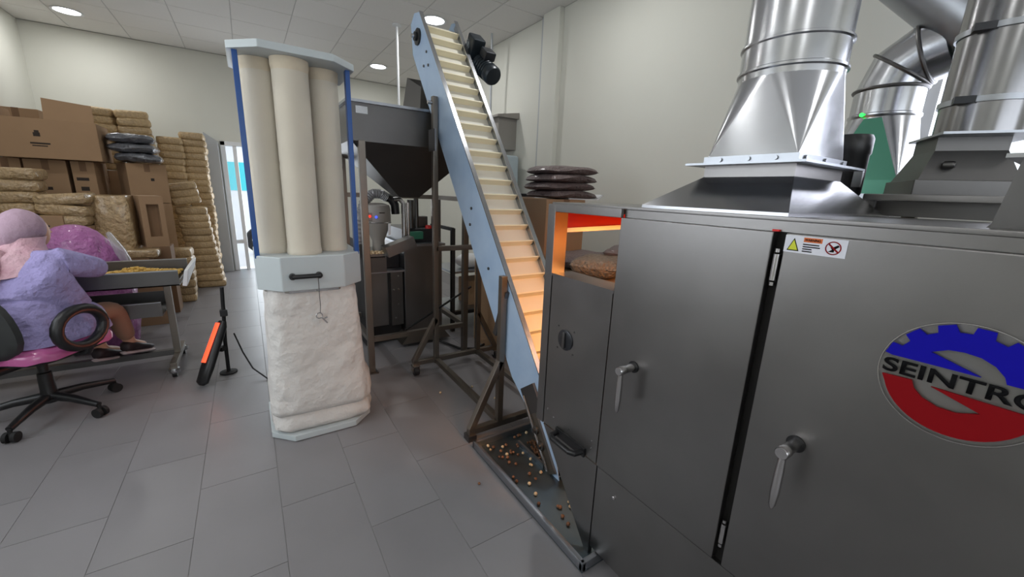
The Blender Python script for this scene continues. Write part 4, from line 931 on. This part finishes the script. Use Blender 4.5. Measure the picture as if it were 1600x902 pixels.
# big pink sack
rings = []; rk = random.Random(2)
for z, r_ in ((0.0, .20), (.03, .24), (.2, .26), (.45, .27), (.65, .265), (.78, .25), (.88, .21), (.95, .15), (.985, .09), (1.0, .03)):
    rings.append([(-1.10 + r_ * .92 * math.cos(2 * PI * i / 28) * (1 + .04 * math.sin(5 * i + z * 7)) - .05 * (z > .8), 4.42 + r_ * .8 * math.sin(2 * PI * i / 28) * (1 + .04 * math.sin(4 * i)), z) for i in range(28)])
pk = thing('pink_sack', 'big pink translucent plastic sack standing behind the sorting table', 'sack', (-1.09, 4.42, 0))
MB().loft(rings).build('sack', 'pink_bag', pk, smooth=70)
b = MB(); b.loft([[(-.93 + .05 * t + q * .018 * math.cos(i * PI / 4), 4.34 + q * .06 * math.sin(i * PI / 4), .93 - .15 * t + q * .03 * math.cos(i * PI / 4 + 1)) for i in range(8)] for t, q in ((0, .8), (.5, 1.3), (1.0, 1.7), (1.5, 1.5), (1.9, .5))]); b.build('loose_neck', 'clear_wrap', pk, smooth=70)

# ------------------------------------------------------------------ sorting table
tb = thing('sorting_table', 'grey steel sorting table with raised tray rim on casters', 'table', (-1.1, 3.72, 0))
QX0, QX1, QY0, QY1 = -1.85, -.44, 3.46, 3.98
b = MB(); b.box(QX0, QX1, QY0, QY1, .660, .668); b.box(QX0, QX1, QY0, QY0 + .006, .66, .765); b.box(QX0, QX1, QY1 - .006, QY1, .66, .765); b.box(QX0, QX0 + .006, QY0, QY1, .66, .765); b.build('tray', 'steel_dark', tb)
b = MB(); b.box(QX0, QX1, QY0 - .012, QY0 + .010, .762, .768); b.box(QX0, QX1, QY1 - .010, QY1 + .012, .762, .768); b.build('rim', 'galv_dull', tb)
b = MB(); b.loft([[(QX1, QY0, .70), (QX1, QY1, .70), (QX1 + .006, QY1, .70), (QX1 + .006, QY0, .70)], [(QX1 + .045, QY0, .765), (QX1 + .045, QY1, .765), (QX1 + .051, QY1, .765), (QX1 + .051, QY0, .765)]]); b.build('end_lip', 'galv', tb)
b = MB(); b.loft([[(QX1 + .035, QY0 - .004, .765), (QX1 + .060, QY0 - .004, .772), (QX1 + .060, QY1 + .004, .772), (QX1 + .035, QY1 + .004, .765)], [(QX1 + .012, QY0 - .004, .655), (QX1 + .040, QY0 - .004, .65), (QX1 + .045, QY1 + .004, .70), (QX1 + .012, QY1 + .004, .70)]])
b.build('lip_wrapping', 'white_plastic', tb, bevel=.006)
for x in (-.545, -1.75):
    MB().bar((x, 3.71, .09), (x + .0, 3.71, .66), .04).build('leg', 'steel_frame', tb, bevel=.003)
    MB().bar((x, 3.46, .085), (x, 3.96, .085), .04).build('foot_bar', 'steel_frame', tb, bevel=.003)
    for y in (3.47, 3.94):
        c_ = MB().lathe([(.012, -.014), (.03, -.014), (.03, .014), (.012, .014)], 18, RY(90), (x, y, .03)).build('caster', 'black', tb)
        MB().lathe([(.03, .035), (.034, .05), (.03, .066)], 14, loc=(x, y, 0)).build('swivel_cap', 'galv', c_)
MB().bar((-1.75, 3.72, .105), (-.545, 3.72, .105), .04).build('stretcher', 'steel_dark', tb)
MB().box(-1.72, -.57, 3.56, 3.94, .43, .44).build('under_shelf', 'steel_dark', tb)
b = MB(); b.box(-1.72, -.57, 3.555, 3.562, .43, .53); b.box(-1.72, -.57, 3.938, 3.945, .43, .53); b.build('shelf_apron', 'steel_dark', tb)
MB().box(-1.72, -.57, 3.55, 3.567, .528, .534).build('apron_edge', 'galv_dull', tb)
b = MB(); rr_ = random.Random(9)
for k in range(900):
    u, v = rr_.random(), rr_.random(); x = -1.0 + .53 * u; y = 3.56 + .38 * v
    h = .05 * max(0, 1 - abs(u - .55) * 1.9) * max(0, 1 - abs(v - .5) * 1.4)
    b.ball((x, y, .686 + 1.5 * h * rr_.uniform(.5, 1)), .0095, 6, 4)
tag(b.build('sorted_kernels', 'nut_gold', kind='stuff'), 'golden nut kernels spread in the sorting table tray', 'kernels')

# ------------------------------------------------------------------ office chair
CC = Vector((-1.07, 3.21, 0)); FV = Vector((.52, .854, 0)).normalized(); RV = Vector((FV.y, -FV.x, 0))
def ch(f, r, z): return CC + FV * f + RV * r + Vector((0, 0, z))
oc = thing('office_chair', 'black swivel chair on casters under the seated person', 'office chair', tuple(CC))
for k, a in enumerate((-105, -36, 37, 110, 182)):
    u = Vector((math.cos(math.radians(a)), math.sin(math.radians(a)), 0)); pe = CC + u * .29
    lg = MB().tube([CC + Vector((0, 0, .115)), CC + u * .14 + Vector((0, 0, .105)), pe + Vector((0, 0, .075))], [.028, .022, .016], 10).build('base_leg', 'black', oc)
    wv2 = Vector((-u.y, u.x, 0)); b = MB()
    for s_ in (-1, 1): b.cyl(pe + wv2 * .008 * s_ + Vector((0, 0, .028)), pe + wv2 * .026 * s_ + Vector((0, 0, .028)), .028, 16)
    b.cyl(pe + Vector((0, 0, .03)), pe + Vector((0, 0, .075)), .01, 8); b.build('caster', 'black_matte', lg)
MB().lathe([(.038, .08), (.042, .10), (.034, .15), (.030, .26), (.022, .265), (.022, .37)], 18, loc=tuple(CC)).build('gas_column', 'black', oc)
def pad(pts, th, nm, mt, par): pass
b = MB(); rings = []
for z, s_ in ((.375, .80), (.385, .95), (.41, 1.0), (.435, 1.0), (.452, .94), (.456, .80)):
    rings.append([ch(.245 * math.copysign(abs(math.cos(t)) ** .5, math.cos(t)) * s_ + .02, .235 * math.copysign(abs(math.sin(t)) ** .5, math.sin(t)) * s_, z) for t in [2 * PI * i / 36 for i in range(36)]])
b.loft(rings); b.build('seat', 'black', oc, smooth=60)
b = MB(); rings = []
for z, s_ in ((.40, 1.015), (.43, 1.02), (.456, .97), (.464, .85)):
    rings.append([ch(.245 * math.copysign(abs(math.cos(t)) ** .5, math.cos(t)) * s_ + .02, .235 * math.copysign(abs(math.sin(t)) ** .5, math.sin(t)) * s_, z + .004 * math.sin(9 * t)) for t in [2 * PI * i / 36 for i in range(36)]])
b.loft(rings); b.build('seat_cover', 'pink_cover', oc, smooth=60)
b = MB(); rings = []
for i in range(9):
    t = -1 + 2 * i / 8; w_ = .21 * math.sqrt(max(.04, 1 - .75 * abs(t) ** 2.5)); z = .625 + .19 * t; rows = []
    for j in range(9):
        q = -1 + 2 * j / 8; rows.append(ch(-.235 - .03 * (1 - q * q) - .04 * t, w_ * q, z))
    back = [p - FV * .03 for p in rows[::-1]]; rings.append(rows + back)
b.loft(rings); bk = b.build('backrest', 'mesh_grey', oc, smooth=60)
MB().tube([ch(-.02, 0, .36), ch(-.25, 0, .36), ch(-.32, 0, .44), ch(-.30, 0, .62)], [.03, .03, .026, .02], 10).build('back_bracket', 'black', oc)
for s_ in (1, -1):
    pts = []
    for i in range(21):
        t = 2 * PI * i / 20; pts.append(ch(-.01 + .125 * math.cos(t), s_ * (.275 + .0 * math.sin(t)), .545 + .105 * math.sin(t)))
    MB().tube(pts, .028, 12).build('armrest', 'black', oc)
    MB().tube([ch(.02, s_ * .275, .445), ch(.02, s_ * .25, .39), ch(.02, s_ * .18, .375)], .02, 10).build('arm_bracket', 'black', oc)

# ------------------------------------------------------------------ seated person
def skin(name, nodes, edges, material, parent, sub=2, root=0):
    me = bpy.data.meshes.new(name); me.from_pydata([tuple(n[0]) for n in nodes], edges, [])
    o = bpy.data.objects.new(name + '_t', me); COL.objects.link(o)
    sk = o.modifiers.new('s', 'SKIN'); sk.use_smooth_shade = True
    for v, n in zip(me.skin_vertices[0].data, nodes):
        r = n[1]; v.radius = r if isinstance(r, tuple) else (r, r)
    me.skin_vertices[0].data[root].use_root = True
    ss = o.modifiers.new('u', 'SUBSURF'); ss.levels = sub; ss.render_levels = sub
    dg = bpy.context.evaluated_depsgraph_get(); m2 = bpy.data.meshes.new_from_object(o.evaluated_get(dg)); bpy.data.objects.remove(o)
    m2.name = name; m2.materials.clear(); m2.materials.append(M[material]); m2.polygons.foreach_set('use_smooth', [True] * len(m2.polygons))
    return link(name, m2, parent)
ps = thing('person', 'seated person in lavender tunic and pink headscarf leaning over the sorting table', 'person', tuple(CC + Vector((0, 0, .46))))
pel, sp1, che, nk, hd = ch(-.02, 0, .545), ch(.02, 0, .70), ch(.065, 0, .86), ch(.09, -.015, .955), ch(.105, -.035, 1.058)
rsh, lsh = ch(.075, .155, .895), ch(.075, -.155, .895)
rel, rwr = Vector((-.795, 3.36, .825)), Vector((-.90, 3.57, .80)); lel, lwr = Vector((-1.24, 3.60, .80)), Vector((-1.10, 3.74, .76))
rhp, lhp = ch(.05, .085, .53), ch(.05, -.085, .53)
rkn, lkn = Vector((-.80, 3.50, .535)), Vector((-.99, 3.62, .535)); ran, lan = Vector((-.785, 3.66, .235)), Vector((-.93, 3.66, .21))
rto, lto = Vector((-.735, 3.78, .165)), Vector((-.88, 3.79, .15))
nodes = [(pel, .09), (sp1, .09), (che, .09), (nk, .045), (hd, .085), (rsh, .05), (rel, .036), (rwr, .024), (lsh, .05), (lel, .036), (lwr, .024), (rhp, .062), (rkn, .05), (ran, .034), (lhp, .062), (lkn, .05), (lan, .034), (rto, .03), (lto, .03), (hd + FV * .03 + Vector((0, 0, -.05)), .05)]
edges = [(0, 1), (1, 2), (2, 3), (3, 4), (2, 5), (5, 6), (6, 7), (2, 8), (8, 9), (9, 10), (0, 11), (11, 12), (12, 13), (0, 14), (14, 15), (15, 16), (13, 17), (16, 18), (4, 19)]
def hand(wr, dirv, upv, sgn):
    dirv = dirv.normalized(); sd = dirv.cross(upv).normalized() * sgn
    b0 = len(nodes)
    return b0, dirv, sd
for wi, wr, dv, sgn in ((7, rwr, Vector((-.35, .85, -.28)), 1), (10, lwr, Vector((.5, .55, -.25)), -1)):
    dv = dv.normalized(); sd = dv.cross(Vector((0, 0, 1))).normalized() * sgn; pi_ = len(nodes)
    nodes.append((wr + dv * .05, (.026, .016))); edges.append((wi, pi_))
    for k, (o_, ln) in enumerate(((-.024, .058), (-.008, .066), (.008, .062), (.023, .050))):
        a0 = wr + dv * .085 + sd * o_; i0 = len(nodes)
        nodes.append((a0, .0085)); nodes.append((a0 + dv * ln * .55 + Vector((0, 0, -.006)), .008)); nodes.append((a0 + dv * ln * .9 + Vector((0, 0, -.026)), .007)); edges += [(pi_, i0), (i0, i0 + 1), (i0 + 1, i0 + 2)]
    a0 = wr + dv * .035 - sd * .030; i0 = len(nodes); nodes.append((a0, .010)); nodes.append((a0 + dv * .03 - sd * .014 + Vector((0, 0, -.012)), .009)); edges += [(pi_, i0), (i0, i0 + 1)]
body = skin('body', nodes, edges, 'skin', ps)
# face
fz = lambda f, r, z: hd + FV * f + RV * r + Vector((0, 0, z))
b = MB(); b.ball(fz(.045, 0, -.01), (.062, .062, .092), 16, 12); b.build('face', 'skin', body)
b = MB(); b.tube([fz(.10, 0, .02), fz(.122, 0, -.018), fz(.105, 0, -.03)], [.006, .012, .006], 8); b.build('nose', 'skin', body)
for s_ in (-1, 1): MB().ball(fz(.096, .026 * s_, .018), (.011, .011, .007), 10, 6).build('eye', 'eye_dark', body)
b = MB(); b.tube([fz(.096, -.02, -.058), fz(.104, 0, -.056), fz(.096, .02, -.058)], [.003, .006, .003], 6); b.build('mouth', 'mouth', body)
# tunic
tn = [(pel + Vector((0, 0, -.02)), (.215, .20)), (sp1 + FV * -.01, (.175, .165)), (che + Vector((0, 0, -.01)), (.165, .14)), (nk + Vector((0, 0, -.03)), .07), (rsh, .088), (rel, .066), (rwr + (rel - rwr) * .15, .048), (lsh, .088), (lel, .066), (lwr + (lel - lwr) * .15, .048), (rhp + (rkn - rhp) * .35, (.14, .12)), (lhp + (lkn - lhp) * .35, (.14, .12)), (rhp + (rkn - rhp) * .75, (.10, .095)), (lhp + (lkn - lhp) * .75, (.10, .095))]
b = MB(); b.loft([[ch(off + rf * math.copysign(abs(math.cos(t)) ** .7, math.cos(t)) * (1 + .015 * math.sin(7 * t + z * 30)), rr3 * math.copysign(abs(math.sin(t)) ** .7, math.sin(t)), z) for t in [2 * PI * i / 40 for i in range(40)]] for z, rf, rr3, off in ((.74, .125, .150, .02), (.68, .145, .165, .01), (.62, .175, .185, .015), (.56, .215, .205, .04), (.51, .245, .225, .06), (.468, .255, .232, .06), (.462, .22, .20, .05))])
b.build('tunic_skirt', 'tunic', ps, smooth=80)
skin('tunic', tn, [(0, 1), (1, 2), (2, 3), (2, 4), (4, 5), (5, 6), (2, 7), (7, 8), (8, 9), (0, 10), (0, 11), (10, 12), (11, 13)], 'tunic', ps)
skin('trouser_leg', [(rhp + (rkn - rhp) * .3, .07), (rkn, .064), (ran + (rkn - ran) * .12, .05)], [(0, 1), (1, 2)], 'trousers', ps); skin('trouser_leg', [(lhp + (lkn - lhp) * .3, .07), (lkn, .064), (lan + (lkn - lan) * .12, .05)], [(0, 1), (1, 2)], 'trousers', ps)
for an, to in ((ran, rto), (lan, lto)):
    d_ = (to - an); d_.z = 0; d_ = d_.normalized(); sd = Vector((-d_.y, d_.x, 0)); tl = math.atan2(to.z - an.z + .03, .13)
    def fp(l, w, z): return an + d_ * l + sd * w + Vector((0, 0, z + l * -.28))
    b = MB(); b.loft([[fp(l, w_ * math.cos(2 * PI * i / 16), -.062 + h_ * (.5 + .5 * math.sin(2 * PI * i / 16))) for i in range(16)] for l, w_, h_ in ((-.065, .022, .05), (-.045, .036, .075), (0, .038, .085), (.06, .043, .062), (.12, .046, .048), (.165, .038, .04), (.185, .018, .028))]); so = b.build('shoe', 'shoe', ps, smooth=60)
    b = MB(); b.loft([[fp(l, w_ * math.cos(2 * PI * i / 16) * 1.08, -.082 + .024 * (.5 + .5 * math.sin(2 * PI * i / 16))) for i in range(16)] for l, w_ in ((-.072, .020), (-.05, .038), (0, .041), (.06, .046), (.12, .049), (.17, .040), (.194, .018))]); b.build('sole', 'sole', so, smooth=60)
# headscarf: under cap dome and the drape over neck and shoulders
b = MB(); rings = []
for k in range(11):
    t = -PI * .28 + (PI * .78) * k / 10; z = .108 * math.sin(t); rr1 = math.cos(t)
    rings.append([hd + FV * (.106 * rr1 * math.cos(a) - .012 - .02 * (1 - k / 10)) + RV * (.088 * rr1 * math.sin(a)) + Vector((0, 0, z + .015 - .028 * max(0, -math.cos(a)) * rr1)) for a in [math.radians(62 + (360 - 124) * i / 30) for i in range(31)]])
rings[-1] = [sum(rings[-1], Vector()) / 31 + (p - sum(rings[-1], Vector()) / 31) * .1 for p in rings[-1]]
n_ = len(rings[0]); vs = [p for q in rings for p in q]
b.add(vs, [(k * n_ + i, k * n_ + i + 1, (k + 1) * n_ + i + 1, (k + 1) * n_ + i) for k in range(10) for i in range(n_ - 1)])
b.ball(hd + FV * -.008 + Vector((0, 0, .022)), (.092, .092, .098), 24, 14, fn=lambda p: p - FV * max(0, (p - hd).dot(FV) - .055) * .5)
b.build('head_cap', 'cap', ps, smooth=80)
b = MB(); rings = []
for k, (z, rf, rr2, off) in enumerate(((1.03, .088, .080, .085), (.99, .085, .080, .07), (.96, .095, .095, .055), (.935, .112, .118, .04), (.905, .122, .132, .03), (.875, .128, .140, .02))):
    rings.append([ch(off + rf * math.cos(a) * (1 + .03 * math.sin(6 * a + k)), -.02 + rr2 * math.sin(a) * (1 + .03 * math.sin(5 * a + 2 * k)), z - (.05 * max(0, -math.cos(a)) if k > 3 else 0)) for a in [2 * PI * i / 40 for i in range(40)]])
b.loft(rings, cap=False); b.build('scarf', 'scarf', ps, smooth=80)
b = MB(); b.tube([ch(-.03, -.04, .96), ch(-.09, -.05, .90), ch(-.12, -.06, .82), ch(-.14, -.07, .74), ch(-.15, -.08, .66)], [.05, .07, .075, .065, .04], 14); b.build('scarf_tail', 'scarf', ps, smooth=80)
